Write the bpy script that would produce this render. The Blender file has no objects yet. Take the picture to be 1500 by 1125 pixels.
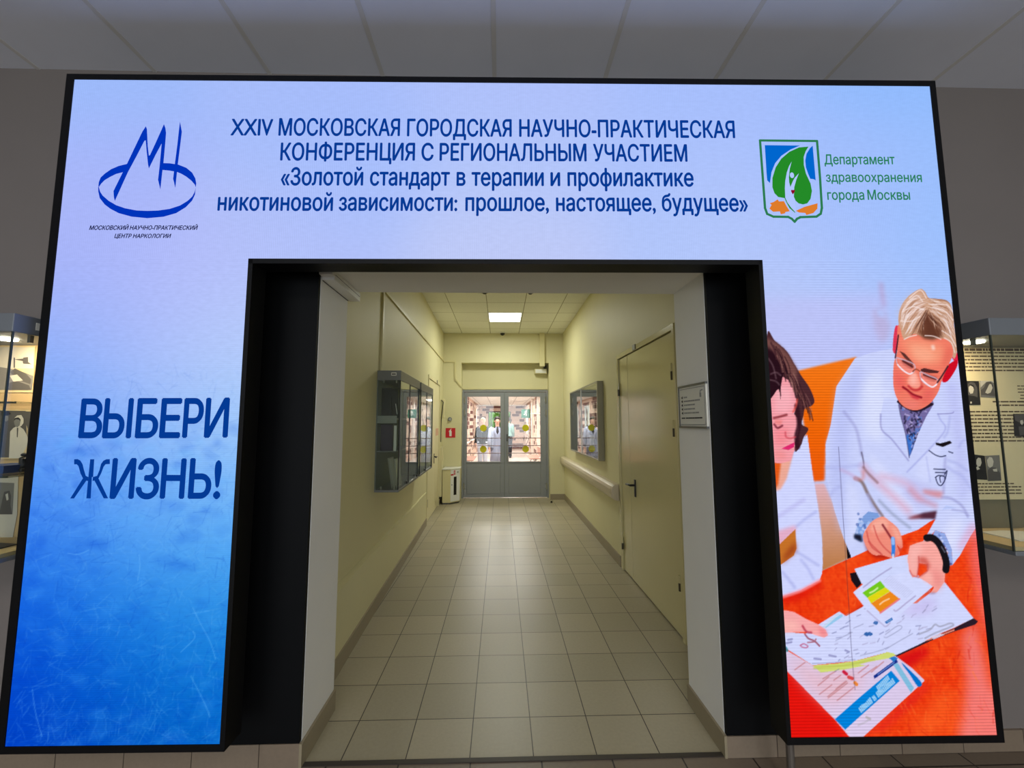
import bpy, bmesh, math, random
import numpy as np
from mathutils import Vector, Matrix
from mathutils.geometry import delaunay_2d_cdt

random.seed(7)
rng = np.random.RandomState(11)
SC = bpy.context.scene
COL = SC.collection

# ---------------------------------------------------------------- camera, world, exposure
cam_d = bpy.data.cameras.new('camera')
cam = bpy.data.objects.new('camera', cam_d)
COL.objects.link(cam)
PITCH, YAW, ROLL, EYE = 0.0939, -0.027, 0.0021, 1.5642
cm = Matrix.Rotation(YAW, 3, 'Z') @ Matrix.Rotation(PITCH, 3, 'X') @ Matrix.Rotation(ROLL, 3, 'Y') @ Matrix.Rotation(math.pi / 2, 3, 'X')
cam.matrix_world = Matrix.Translation((0, 0, EYE)) @ cm.to_4x4()
cam_d.sensor_fit = 'HORIZONTAL'
cam_d.sensor_width = 36.0
cam_d.lens = 608.946 * 36.0 / 1500.0
cam_d.clip_start = 0.02
cam_d.clip_end = 200
SC.camera = cam

SC.view_settings.view_transform = 'Standard'
SC.view_settings.look = 'None'
SC.view_settings.exposure = 0.0
SC.view_settings.gamma = 1.0
SC.view_settings.use_curve_mapping = False

world = bpy.data.worlds.new('sky')
SC.world = world
world.use_nodes = True
wb = world.node_tree.nodes['Background']
wb.inputs[0].default_value = (0.80, 0.92, 1.0, 1)
wb.inputs[1].default_value = 1.6

def area_light(name, loc, size, power, color=(1, 1, 1), rot=(0, 0, 0), size_y=None, spread=math.pi):
    d = bpy.data.lights.new(name, 'AREA')
    d.energy = power
    d.color = color
    d.spread = spread
    d.size = size
    if size_y:
        d.shape = 'RECTANGLE'
        d.size_y = size_y
    o = bpy.data.objects.new(name, d)
    o.location = loc
    o.rotation_euler = rot
    COL.objects.link(o)
    return o

# sunlight on the trees outside the far window
sd = bpy.data.lights.new('sun', 'SUN')
sd.energy = 4.0
sd.angle = 0.01
sun = bpy.data.objects.new('sun', sd)
sun.rotation_euler = (math.radians(-40), math.radians(20), 0)
COL.objects.link(sun)

# the corridor's ceiling lamp, and fill lights added for the hall and far corridor
for xx in (-2.0, 2.0):
    area_light('hall_back_fill_light', (xx, -5.05, 1.55), 3.2, 88, (0.90, 0.95, 1.0), rot=(math.radians(90), 0, 0), size_y=2.6)  # added daylight fill from behind the camera, source unseen
    area_light('hall_top_fill_light', (xx * 0.7, -2.0, 3.38), 0.6, 34, (1.0, 0.96, 0.92), size_y=1.2)  # added overhead fill for the hall, no fixture in view
area_light('corridor_lamp_light', (0.08, 7.33, 3.43), 0.56, 31, (0.97, 1.0, 0.88), size_y=0.6)
for yy in (11.2, 14.4, 18.2, 22.5):
    area_light('far_fill_light', (0.05, yy, 2.56), 1.5, 110, (1.0, 0.97, 0.93), size_y=1.2)  # added overhead fill brightening the far corridor, no visible fixtures

# ---------------------------------------------------------------- helpers
def lin(c):
    c = c / 255.0
    return c / 12.92 if c <= 0.04045 else ((c + 0.055) / 1.055) ** 2.4

def L(rgb):
    return (lin(rgb[0]), lin(rgb[1]), lin(rgb[2]), 1.0)

def V(s):
    out = []
    for t in s.split():
        a, b = t.split(',')
        out.append((int(a) / 1000.0, int(b) / 1000.0))
    return out

MATS = {}
def mat(name, rgb, rough=0.6, metal=0.0, spec=0.5, var=0.0, scale=8.0, bump=0.0):
    m = bpy.data.materials.new(name)
    m.use_nodes = True
    nt = m.node_tree
    b = nt.nodes['Principled BSDF']
    b.inputs['Base Color'].default_value = L(rgb)
    b.inputs['Roughness'].default_value = rough
    b.inputs['Metallic'].default_value = metal
    b.inputs['Specular IOR Level'].default_value = spec
    if var or bump:
        tc = nt.nodes.new('ShaderNodeTexCoord')
        nz = nt.nodes.new('ShaderNodeTexNoise')
        nz.inputs['Scale'].default_value = scale
        nz.inputs['Detail'].default_value = 5
        nt.links.new(tc.outputs['Object'], nz.inputs['Vector'])
        if var:
            mr = nt.nodes.new('ShaderNodeMapRange')
            mr.inputs['To Min'].default_value = 1 - var
            mr.inputs['To Max'].default_value = 1 + var
            nt.links.new(nz.outputs['Fac'], mr.inputs['Value'])
            mx = nt.nodes.new('ShaderNodeMix')
            mx.data_type = 'RGBA'
            mx.blend_type = 'MULTIPLY'
            mx.inputs['Factor'].default_value = 1
            mx.inputs[6].default_value = L(rgb)
            nt.links.new(mr.outputs['Result'], mx.inputs[7])
            nt.links.new(mx.outputs[2], b.inputs['Base Color'])
        if bump:
            bp = nt.nodes.new('ShaderNodeBump')
            bp.inputs['Strength'].default_value = bump
            bp.inputs['Distance'].default_value = 0.002
            nt.links.new(nz.outputs['Fac'], bp.inputs['Height'])
            nt.links.new(bp.outputs['Normal'], b.inputs['Normal'])
    MATS[name] = m
    return m

def emit(name, rgb, strength=1.0):
    m = bpy.data.materials.new(name)
    m.use_nodes = True
    nt = m.node_tree
    nt.nodes.clear()
    e = nt.nodes.new('ShaderNodeEmission')
    e.inputs[0].default_value = L(rgb)
    e.inputs[1].default_value = strength
    o = nt.nodes.new('ShaderNodeOutputMaterial')
    nt.links.new(e.outputs[0], o.inputs[0])
    MATS[name] = m
    return m

def glass_mat(name, tint, rough=0.01, boost=1.0):
    m = bpy.data.materials.new(name)
    m.use_nodes = True
    nt = m.node_tree
    nt.nodes.clear()
    t = nt.nodes.new('ShaderNodeBsdfTransparent')
    t.inputs[0].default_value = tint
    g = nt.nodes.new('ShaderNodeBsdfGlossy')
    g.inputs['Roughness'].default_value = rough
    f = nt.nodes.new('ShaderNodeFresnel')
    f.inputs[0].default_value = 1.5
    ge = nt.nodes.new('ShaderNodeNewGeometry')
    mr = nt.nodes.new('ShaderNodeMapRange')          # leaving the pane is the same as entering it
    mr.inputs[3].default_value = 1.5
    mr.inputs[4].default_value = 1 / 1.5
    nt.links.new(ge.outputs['Backfacing'], mr.inputs[0])
    nt.links.new(mr.outputs[0], f.inputs[0])
    mu = nt.nodes.new('ShaderNodeMath')
    mu.operation = 'MULTIPLY'
    mu.use_clamp = True
    mu.inputs[1].default_value = boost
    nt.links.new(f.outputs[0], mu.inputs[0])
    mx = nt.nodes.new('ShaderNodeMixShader')
    nt.links.new(mu.outputs[0], mx.inputs[0])
    nt.links.new(t.outputs[0], mx.inputs[1])
    nt.links.new(g.outputs[0], mx.inputs[2])
    o = nt.nodes.new('ShaderNodeOutputMaterial')
    nt.links.new(mx.outputs[0], o.inputs[0])
    MATS[name] = m
    return m

def tag(o, label=None, cat=None, group=None, kind=None):
    if label: o['label'] = label
    if cat: o['category'] = cat
    if group: o['group'] = group
    if kind: o['kind'] = kind
    return o

class MB:
    """collects shapes for ONE mesh"""
    def __init__(self):
        self.v = []; self.f = []; self.mi = []
    def add(self, vs, fs, mi=0):
        n = len(self.v)
        self.v += [tuple(p) for p in vs]
        self.f += [tuple(i + n for i in f) for f in fs]
        self.mi += [mi] * len(fs)
        return self
    def box(self, x0, x1, y0, y1, z0, z1, mi=0):
        vs = [(x0, y0, z0), (x1, y0, z0), (x1, y1, z0), (x0, y1, z0), (x0, y0, z1), (x1, y0, z1), (x1, y1, z1), (x0, y1, z1)]
        return self.add(vs, [(0, 3, 2, 1), (4, 5, 6, 7), (0, 1, 5, 4), (1, 2, 6, 5), (2, 3, 7, 6), (3, 0, 4, 7)], mi)
    def hexa(self, bottom, top, mi=0):
        """bottom, top: four (x,y,z) corners each, counter-clockwise from above"""
        return self.add(list(bottom) + list(top), [(3, 2, 1, 0), (4, 5, 6, 7), (0, 1, 5, 4), (1, 2, 6, 5), (2, 3, 7, 6), (3, 0, 4, 7)], mi)
    def prism(self, pts, axis, a, b, mi=0):
        """2-D polygon extruded along an axis from a to b"""
        def mk(p, t):
            if axis == 'x': return (t, p[0], p[1])
            if axis == 'y': return (p[0], t, p[1])
            return (p[0], p[1], t)
        n = len(pts)
        vs = [mk(p, a) for p in pts] + [mk(p, b) for p in pts]
        fs = [tuple(range(n)), tuple(range(2 * n - 1, n - 1, -1))]
        fs += [(i, i + n, (i + 1) % n + n, (i + 1) % n) for i in range(n)]
        return self.add(vs, fs, mi)
    def flat(self, pts, y, mi=0):
        return self.add([(p[0], y, p[1]) for p in pts], [tuple(range(len(pts)))], mi)
    def tube(self, pts, r, seg=10, mi=0, caps=True):
        pts = [Vector(p) for p in pts]
        rs = r if isinstance(r, (list, tuple)) else [r] * len(pts)
        vs = []; fs = []
        prev = None
        for i, p in enumerate(pts):
            d = (pts[min(i + 1, len(pts) - 1)] - pts[max(i - 1, 0)]).normalized()
            if prev is None:
                a = d.cross(Vector((0, 0, 1)))
                if a.length < 1e-3: a = d.cross(Vector((1, 0, 0)))
                a.normalize()
            else:
                a = (prev - d * prev.dot(d)).normalized()
            prev = a
            b = d.cross(a)
            for k in range(seg):
                t = 2 * math.pi * k / seg
                vs.append(p + (a * math.cos(t) + b * math.sin(t)) * rs[i])
        for i in range(len(pts) - 1):
            for k in range(seg):
                fs.append((i * seg + k, i * seg + (k + 1) % seg, (i + 1) * seg + (k + 1) % seg, (i + 1) * seg + k))
        if caps:
            fs.append(tuple(reversed(range(seg))))
            fs.append(tuple((len(pts) - 1) * seg + k for k in range(seg)))
        return self.add(vs, fs, mi)
    def loft(self, rings, seg=16, mi=0, caps=True):
        """rings: (cx, cy, cz, rx, ry)"""
        vs = []; fs = []
        for (cx, cy, cz, rx, ry) in rings:
            for k in range(seg):
                t = 2 * math.pi * k / seg
                vs.append((cx + rx * math.cos(t), cy + ry * math.sin(t), cz))
        for i in range(len(rings) - 1):
            for k in range(seg):
                fs.append((i * seg + k, i * seg + (k + 1) % seg, (i + 1) * seg + (k + 1) % seg, (i + 1) * seg + k))
        if caps:
            fs.append(tuple(reversed(range(seg))))
            fs.append(tuple((len(rings) - 1) * seg + k for k in range(seg)))
        return self.add(vs, fs, mi)
    def disc(self, c, r, axis, t, seg=24, mi=0):
        pts = [(c[0] + r * math.cos(2 * math.pi * k / seg), c[1] + r * math.sin(2 * math.pi * k / seg)) for k in range(seg)]
        return self.prism(pts, axis, t[0], t[1], mi)
    def ball(self, c, r, seg=14, rings=9, mi=0):
        rr = r if isinstance(r, (list, tuple)) else (r, r, r)
        R = []
        for i in range(rings + 1):
            a = -math.pi / 2 + math.pi * i / rings
            k = max(math.cos(a), 0.02)
            R.append((c[0], c[1], c[2] + rr[2] * math.sin(a), rr[0] * k, rr[1] * k))
        return self.loft(R, seg, mi)
    def build(self, name, mats, parent=None, bevel=0.0, smooth=False, M=None):
        me = bpy.data.meshes.new(name)
        me.from_pydata(self.v, [], self.f)
        ml = mats if isinstance(mats, (list, tuple)) else [mats]
        for m in ml: me.materials.append(m)
        if len(ml) > 1: me.polygons.foreach_set('material_index', self.mi)
        bm = bmesh.new(); bm.from_mesh(me)
        bmesh.ops.recalc_face_normals(bm, faces=bm.faces)
        bm.to_mesh(me); bm.free()
        if smooth:
            me.polygons.foreach_set('use_smooth', [True] * len(me.polygons))
        me.update()
        o = bpy.data.objects.new(name, me)
        COL.objects.link(o)
        if bevel:
            md = o.modifiers.new('bevel', 'BEVEL')
            md.width = bevel; md.segments = 2; md.limit_method = 'ANGLE'
        if parent is not None:
            o.parent = parent
        if M is not None:
            o.matrix_world = M
        return o

def empty(name, loc, label, cat, group=None, rz=0.0):
    o = bpy.data.objects.new(name, None)
    o.location = loc
    o.rotation_euler = (0, 0, rz)
    o.empty_display_size = 0.1
    COL.objects.link(o)
    return tag(o, label, cat, group)

def part(mb, name, m, root, **k):
    """mesh given in world coordinates, parented to a thing whose Empty stands at root.location"""
    dx, dy, dz = tuple(root.location)
    mb.v = [(p[0] - dx, p[1] - dy, p[2] - dz) for p in mb.v]
    return mb.build(name, m, root, **k)

def sub(mb, name, m, parent, root, **k):
    dx, dy, dz = tuple(root.location)
    mb.v = [(p[0] - dx, p[1] - dy, p[2] - dz) for p in mb.v]
    return mb.build(name, m, parent, **k)

def struct(mb, name, m, **k):
    return tag(mb.build(name, m, **k), kind='structure')

def box(*a):
    return MB().box(*a)

def copy_tree(o, parent=None):
    c = o.copy()
    COL.objects.link(c)
    if parent is not None:
        c.parent = parent
    for ch in list(o.children):
        copy_tree(ch, c)
    return c

# ---------------------------------------------------------------- materials
def tile_mat(name, c1, c2, grout, w, ox, oy, mortar, rough, axes='xy', row=None):
    m = bpy.data.materials.new(name)
    m.use_nodes = True
    nt = m.node_tree
    b = nt.nodes['Principled BSDF']
    b.inputs['Roughness'].default_value = rough
    tc = nt.nodes.new('ShaderNodeTexCoord')
    sp = nt.nodes.new('ShaderNodeSeparateXYZ')
    cb = nt.nodes.new('ShaderNodeCombineXYZ')
    nt.links.new(tc.outputs['Object'], sp.inputs[0])
    for i, a in enumerate(axes):
        ad = nt.nodes.new('ShaderNodeMath')
        ad.operation = 'SUBTRACT'
        ad.inputs[1].default_value = (ox, oy)[i]
        nt.links.new(sp.outputs[a.upper()], ad.inputs[0])
        nt.links.new(ad.outputs[0], cb.inputs[i])
    br = nt.nodes.new('ShaderNodeTexBrick')
    br.offset = 0.0
    br.inputs['Scale'].default_value = 1.0
    br.inputs['Brick Width'].default_value = w
    br.inputs['Row Height'].default_value = row or w
    br.inputs['Mortar Size'].default_value = mortar
    br.inputs['Mortar Smooth'].default_value = 0.1
    br.inputs['Bias'].default_value = 0.0
    br.inputs['Color1'].default_value = L(c1)
    br.inputs['Color2'].default_value = L(c2)
    br.inputs['Mortar'].default_value = L(grout)
    nt.links.new(cb.outputs[0], br.inputs['Vector'])
    nz = nt.nodes.new('ShaderNodeTexNoise')
    nz.inputs['Scale'].default_value = 60
    nz.inputs['Detail'].default_value = 4
    nt.links.new(tc.outputs['Object'], nz.inputs['Vector'])
    mr = nt.nodes.new('ShaderNodeMapRange')
    mr.inputs['To Min'].default_value = 0.9
    mr.inputs['To Max'].default_value = 1.1
    nt.links.new(nz.outputs['Fac'], mr.inputs['Value'])
    mx = nt.nodes.new('ShaderNodeMix')
    mx.data_type = 'RGBA'
    mx.blend_type = 'MULTIPLY'
    mx.inputs['Factor'].default_value = 1
    nt.links.new(br.outputs['Color'], mx.inputs[6])
    nt.links.new(mr.outputs['Result'], mx.inputs[7])
    nt.links.new(mx.outputs[2], b.inputs['Base Color'])
    bp = nt.nodes.new('ShaderNodeBump')
    bp.inputs['Strength'].default_value = 0.4
    bp.inputs['Distance'].default_value = 0.002
    bp.invert = True
    nt.links.new(br.outputs['Fac'], bp.inputs['Height'])
    nt.links.new(bp.outputs['Normal'], b.inputs['Normal'])
    MATS[name] = m
    return m

CREAM = mat('cream wall paint', (217, 210, 166), 0.55, var=0.03, scale=3, bump=0.15)
CREAM2 = mat('cream door enamel', (206, 196, 146), 0.16, var=0.02, scale=4)
WHITE = mat('white wall paint', (238, 237, 232), 0.7, var=0.03, scale=4, bump=0.15)
HALLW = mat('grey plaster', (122, 114, 109), 0.85, var=0.05, scale=3, bump=0.3)
HALLC = mat('grey ceiling panel', (226, 228, 236), 0.8, var=0.04, scale=5)  # slight cool tint stands in for the screen's bluish light
SEAM = mat('ceiling seam strip', (216, 214, 210), 0.6)
BLACK = mat('matt black sheet', (6, 7, 9), 0.6, spec=0.15, var=0.1, scale=20)
FRAME = mat('black screen frame', (9, 9, 11), 0.5, spec=0.2)
BASE = mat('beige plinth tile', (150, 138, 112), 0.5, var=0.06, scale=20)
DARKG = mat('dark grey metal', (92, 92, 90), 0.4, 0.4)
GREYM = mat('grey painted metal', (118, 120, 118), 0.45, 0.1)
DOORG = mat('grey door enamel', (138, 141, 144), 0.42, var=0.03, scale=6)
STEEL = mat('steel', (170, 170, 165), 0.3, 0.9)
CHROME = mat('chrome', (200, 200, 200), 0.15, 1.0)
BLK = mat('black plastic', (14, 14, 15), 0.4)
RED = mat('red sign plastic', (200, 22, 34), 0.4)
WPL = mat('white plastic', (228, 228, 222), 0.4)
CPL = mat('cream plastic', (216, 207, 158), 0.45)
PAPER = mat('white paper', (228, 226, 214), 0.8, var=0.03, scale=10)
INK = mat('black ink', (28, 28, 30), 0.7)
GREYINK = mat('grey ink', (146, 146, 142), 0.7)
YELLOW = mat('yellow sticker', (214, 205, 8), 0.5)
RAIL = mat('beige vinyl rail', (206, 192, 164), 0.35)
CEILT = tile_mat('ceiling tile', (236, 236, 222), (230, 230, 216), (150, 146, 116), 0.6, -0.22, 7.02, 0.006, 0.8)
FLOORT = tile_mat('beige floor tile', (172, 162, 136), (160, 151, 126), (52, 44, 34), 0.3, 0.155, 2.076, 0.0026, 0.38)
HALLT = tile_mat("hall floor tile", (124, 110, 94), (118, 104, 88), (46, 38, 32), 0.33, 0.19, 2.0, 0.004, 0.4)
GLASS = glass_mat('clear glass', (0.97, 0.99, 0.98, 1))
CASEG = glass_mat('case glass', (0.90, 0.94, 0.93, 1), boost=1.1)
BOARDG = glass_mat('board glass', (0.85, 0.88, 0.86, 1), boost=1.3)
MATS['lampface'] = emit('lit lamp diffuser', (255, 255, 246), 9.0)

# ---------------------------------------------------------------- the setting
def XL(y): return -1.09 - 0.02 * (y - 3)          # left corridor wall
def XD(y): return -1.035 - 0.032 * (y - 3)        # its thicker lower part
XR = 1.315                                        # right corridor wall
YW0, YW1 = 2.095, 2.465                           # hall wall with the opening
OX0, OX1, OZ = -0.920, 1.062, 2.352
ZC, ZH = 3.46, 3.42                               # corridor / hall ceiling

struct(box(-4.2, 4.2, -5.2, 2.095, -0.1, 0), 'floor_hall', HALLT)
struct(box(-1.35, 1.45, 2.095, 9.0, -0.1, 0), 'floor', FLOORT)
struct(box(OX0 - 0.01, OX1 + 0.01, 2.082, 2.108, 0, 0.004), 'trim_1', mat('dark threshold strip', (52, 44, 38), 0.5))
w = MB()
w.box(-4.2, OX0, YW0, YW1, 0, 3.7).box(OX1, 4.2, YW0, YW1, 0, 3.7).box(OX0, OX1, YW0, YW1, OZ, 3.7)
# the hall side is grey plaster, the passage through the wall is white
struct(w, 'wall_front', WHITE)
struct(box(-4.2, -1.30, YW0 - 0.012, YW0, 0, ZH), 'wall_hall_front_left', HALLW)
struct(box(1.35, 4.2, YW0 - 0.012, YW0, 0, ZH), 'wall_hall_front_right', HALLW)
struct(box(-1.30, 1.35, YW0 - 0.012, YW0, 2.5, ZH), 'wall_hall_front_top', HALLW)
struct(box(-4.3, -4.2, -5.2, YW0, 0, ZH), 'wall_hall_left', HALLW)
struct(box(4.2, 4.3, -5.2, YW0, 0, ZH), 'wall_hall_right', HALLW)
w = MB().box(-4.3, 4.3, -5.3, -5.2, 0, .74).box(-4.3, 4.3, -5.3, -5.2, 3.06, ZH)
for a, b_ in ((-4.3, -3.61), (-.39, .39), (3.61, 4.3)): w.box(a, b_, -5.3, -5.2, .74, 3.06)
struct(w, 'wall_hall_back', HALLW)
for i, x in enumerate((-2.0, 2.0)):  # unseen windows, added to go with the hall's fill light
    f = MB().box(x - 1.6, x + 1.6, -5.28, -5.22, .75, .81).box(x - 1.6, x + 1.6, -5.28, -5.22, 2.99, 3.05)
    for q in (-1.6, -.55, .49, 1.54): f.box(x + q, x + q + .06, -5.28, -5.22, .81, 2.99)
    struct(f, 'window_%d' % (8 + i), WPL)
c = MB().box(-4.2, 4.2, -5.2, YW0, ZH, ZH + 0.1)
struct(c, 'ceiling_hall', HALLC)
s = MB()
for i in range(-6, 8):
    x = -0.035 + 0.598 * i
    s.box(x - 0.011, x + 0.011, -5.0, YW0 - 0.012, ZH - 0.003, ZH)
struct(s, 'trim_2', SEAM)
b = MB()
b.box(-4.2, OX0, YW0 - 0.024, YW0 - 0.011, 0, 0.106).box(OX1, 4.2, YW0 - 0.024, YW0 - 0.011, 0, 0.096)
struct(b, 'baseboard_front', tile_mat('hall plinth', (136, 120, 102), (130, 114, 96), (66, 54, 44), 0.30, 0.10, 0.0, 0.002, 0.5, 'xz', 0.4))
b = MB()
b.box(OX0, OX0 + 0.012, YW0 - 0.024, YW1, 0, 0.105).box(OX1 - 0.012, OX1, YW0 - 0.024, YW1, 0, 0.098)
struct(b, 'baseboard_passage', BASE)

# corridor walls
w = MB()
def slab(x0f, y0, y1, z0, z1, back=0.25):
    w.hexa([(x0f(y0) - back, y0, z0), (x0f(y0), y0, z0), (x0f(y1), y1, z0), (x0f(y1) - back, y1, z0)],
           [(x0f(y0) - back, y0, z1), (x0f(y0), y0, z1), (x0f(y1), y1, z1), (x0f(y1) - back, y1, z1)])
slab(XL, YW1, 6.66, 0, 3.7); slab(XL, 8.16, 9.0, 0, 3.7); slab(XL, 6.66, 8.16, 2.345, 3.7)
slab(lambda y: XL(y) - 0.09, 6.66, 8.16, 0, 2.345, 0.16)
slab(XD, YW1, 6.60, 0, 0.50, 0.1)
w.box(-1.35, OX0 - 0.05, YW1, YW1 + 0.01, 0, 3.7)
struct(w, 'wall_left', CREAM)
w = MB()
w.box(XR, XR + 0.25, YW1, 3.06, 0, 3.7).box(XR, XR + 0.25, 4.62, 9.0, 0, 3.7).box(XR, XR + 0.25, 3.06, 4.62, 2.32, 3.7)
w.box(XR + 0.09, XR + 0.25, 3.06, 4.62, 0, 2.32).box(OX1 + 0.05, XR, YW1, YW1 + 0.01, 0, 3.7)
struct(w, 'wall_right', CREAM)
w = MB()
w.box(-1.40, -0.825, 8.68, 9.12, 0, 3.7).box(1.015, 1.56, 8.68, 9.12, 0, 3.7)
w.box(-0.825, 1.015, 8.68, 9.12, 2.83, 3.7).box(-0.825, 1.015, 8.95, 9.12, 2.275, 2.83)
struct(w, 'wall_back', CREAM)
struct(box(-1.5, 1.6, YW1 - 0.001, 9.1, ZC, ZC + 0.1), 'ceiling', CEILT)
b = MB()
def bb(y0, y1, f, t):
    b.hexa([(f(y0), y0, 0), (f(y0) + t, y0, 0), (f(y1) + t, y1, 0), (f(y1), y1, 0)],
           [(f(y0), y0, 0.108), (f(y0) + t, y0, 0.108), (f(y1) + t, y1, 0.108), (f(y1), y1, 0.108)])
bb(YW1 + 0.01, 6.60, XD, 0.012); bb(8.18, 8.68, XL, 0.012)
b.box(-1.2, -0.825, 8.668, 8.68, 0, 0.10)
struct(b, 'baseboard_left', BASE)
b = MB()
b.box(XR - 0.012, XR, 4.66, 8.68, 0, 0.115).box(1.015, XR, 8.668, 8.68, 0, 0.115).box(XR - 0.012, XR, YW1 + 0.01, 3.02, 0, 0.11)
struct(b, 'baseboard_right', BASE)

# ---------------------------------------------------------------- black sheets around the opening
pan = box(-1.299, OX0 - 0.002, 2.074, 2.0945, 0.107, 2.50)
tag(pan.build('cover_panel', BLACK), 'tall matt black sheet left of the passage, beside the white reveal with the cable trunking', 'panel')
pan = box(OX1 + 0.002, 1.349, 2.074, 2.0945, 0.098, 2.50)
tag(pan.build('cover_panel', BLACK), 'tall matt black sheet right of the passage, beside the reveal with the direction sign', 'panel')
pan = box(OX0 - 0.001, OX1 + 0.001, 2.074, 2.0945, OZ, 2.50)
tag(pan.build('cover_panel', BLACK), 'narrow black strip above the passage, between the screen edge and the white soffit', 'panel')

# ---------------------------------------------------------------- the LED screen
TH = math.atan(-0.0147)
SCR = empty('led_screen', (0, 1.8032, 0), 'huge glowing LED wall screen framing the passage like a portal', 'screen', rz=TH)
U0, U1, W0, W1 = -1.966, 2.027, 0.291, 3.146
IU0, IU1, IW = -1.120, 1.178, 2.294
FU0, FU1, FW0, FW1 = -2.001, 2.053, 0.264, 3.172
JU0, JU1, JW = -1.100, 1.160, 2.272
f = MB()
f.prism([(FU0, FW0), (JU0, FW0), (JU0, JW), (JU1, JW), (JU1, FW0), (FU1, FW0), (FU1, FW1), (FU0, FW1)], 'y', 0.002, 0.10)
for a in ((FU0, U0, FW0, FW1), (U1, FU1, FW0, FW1), (U0, U1, W1, FW1), (U0, JU0, FW0, W0), (JU1, U1, FW0, W0),
          (IU0, JU0, W0, IW), (JU1, IU1, W0, IW), (IU0, IU1, JW, IW)):
    f.box(a[0], a[1], -0.005, 0.002, a[2], a[3])
f.build('frame', FRAME, SCR)
for u in (-1.9, -1.45, 1.50, 1.95):
    for z in (0.6, 1.7, 2.9):
        MB().box(u - 0.03, u + 0.03, 0.10, 0.250, z - 0.03, z + 0.03).build('wall_bracket', DARKG, SCR)
FOOTM = mat('dull steel', (120, 112, 104), 0.5, 0.6)
for u in (1.255,):
    MB().tube([(u, 0.13, 0.008), (u, 0.13, 0.30)], 0.016, 12).disc((u, 0.13), 0.035, 'z', (0.0, 0.01), 16).build('support_foot', FOOTM, SCR)

CTRL = np.array([(120,130,156,186,250),(450,130,166,188,250),(750,130,174,192,250),(1050,130,166,190,252),(1300,130,144,186,253),(120,250,166,182,250),(500,250,166,190,252),(750,250,178,198,251),(1000,250,172,194,252),(1250,250,166,190,252),(1350,250,152,190,253),(100,340,170,182,248),(420,345,178,192,248),(740,345,192,202,246),(1050,345,178,198,250),(1250,340,168,192,252),(1370,345,154,192,253),(80,420,166,178,248),(250,420,180,188,250),(1200,420,178,198,250),(1350,420,158,192,252),(70,500,144,176,248),(200,500,170,186,250),(330,500,186,206,250),(1170,490,192,200,244),(1300,490,186,200,248),(60,600,112,164,248),(200,600,156,186,250),(320,600,172,206,250),(50,700,76,142,244),(200,700,112,172,248),(320,700,136,192,250),(40,800,44,120,236),(200,800,80,156,242),(320,800,88,172,246),(30,900,8,86,220),(180,900,28,128,226),(300,900,44,146,230),(25,1000,0,66,208),(180,1000,0,98,206),(320,1000,12,124,214),(20,1085,0,56,190),(180,1085,0,80,188),(320,1085,0,96,194)], float)
CU = []
for a, b_ in (V("-1930,3102 -899,3111 52,3119 1014,3127 1826,3134 -1893,2704 -727,2711 51,2715 836,2719 1630,2724 1950,2726 -1926,2415 -959,2403 19,2406 979,2410 1606,2428 1983,2413 -1961,2165 -1456,2166 1431,2172 1897,2173 -1966,1922 -1585,1922 -1202,1922 1323,1954 1722,1954 -1965,1626 -1561,1625 -1212,1625 -1963,1339 -1537,1338 -1194,1336 -1962,1061 -1514,1058 -1176,1056 -1961,791 -1547,788 -1215,785 -1947,528 -1525,524 -1142,521 -1937,311 -1507,306 -1128,302")):
    CU.append((a, b_))
CU = np.array(CU)
def sky_blue(u, w):
    """the blue backdrop of the slide shown on the screen"""
    num = 0; den = 1e-9
    for (cu, cw), c in zip(CU, CTRL[:, 2:]):
        k = np.exp(-((u - cu) ** 2 / (2 * 0.26 ** 2) + (w - cw) ** 2 / (2 * 0.20 ** 2))) + 1e-12
        num = num + k[..., None] * c
        den = den + k
    return num / den[..., None]

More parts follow.
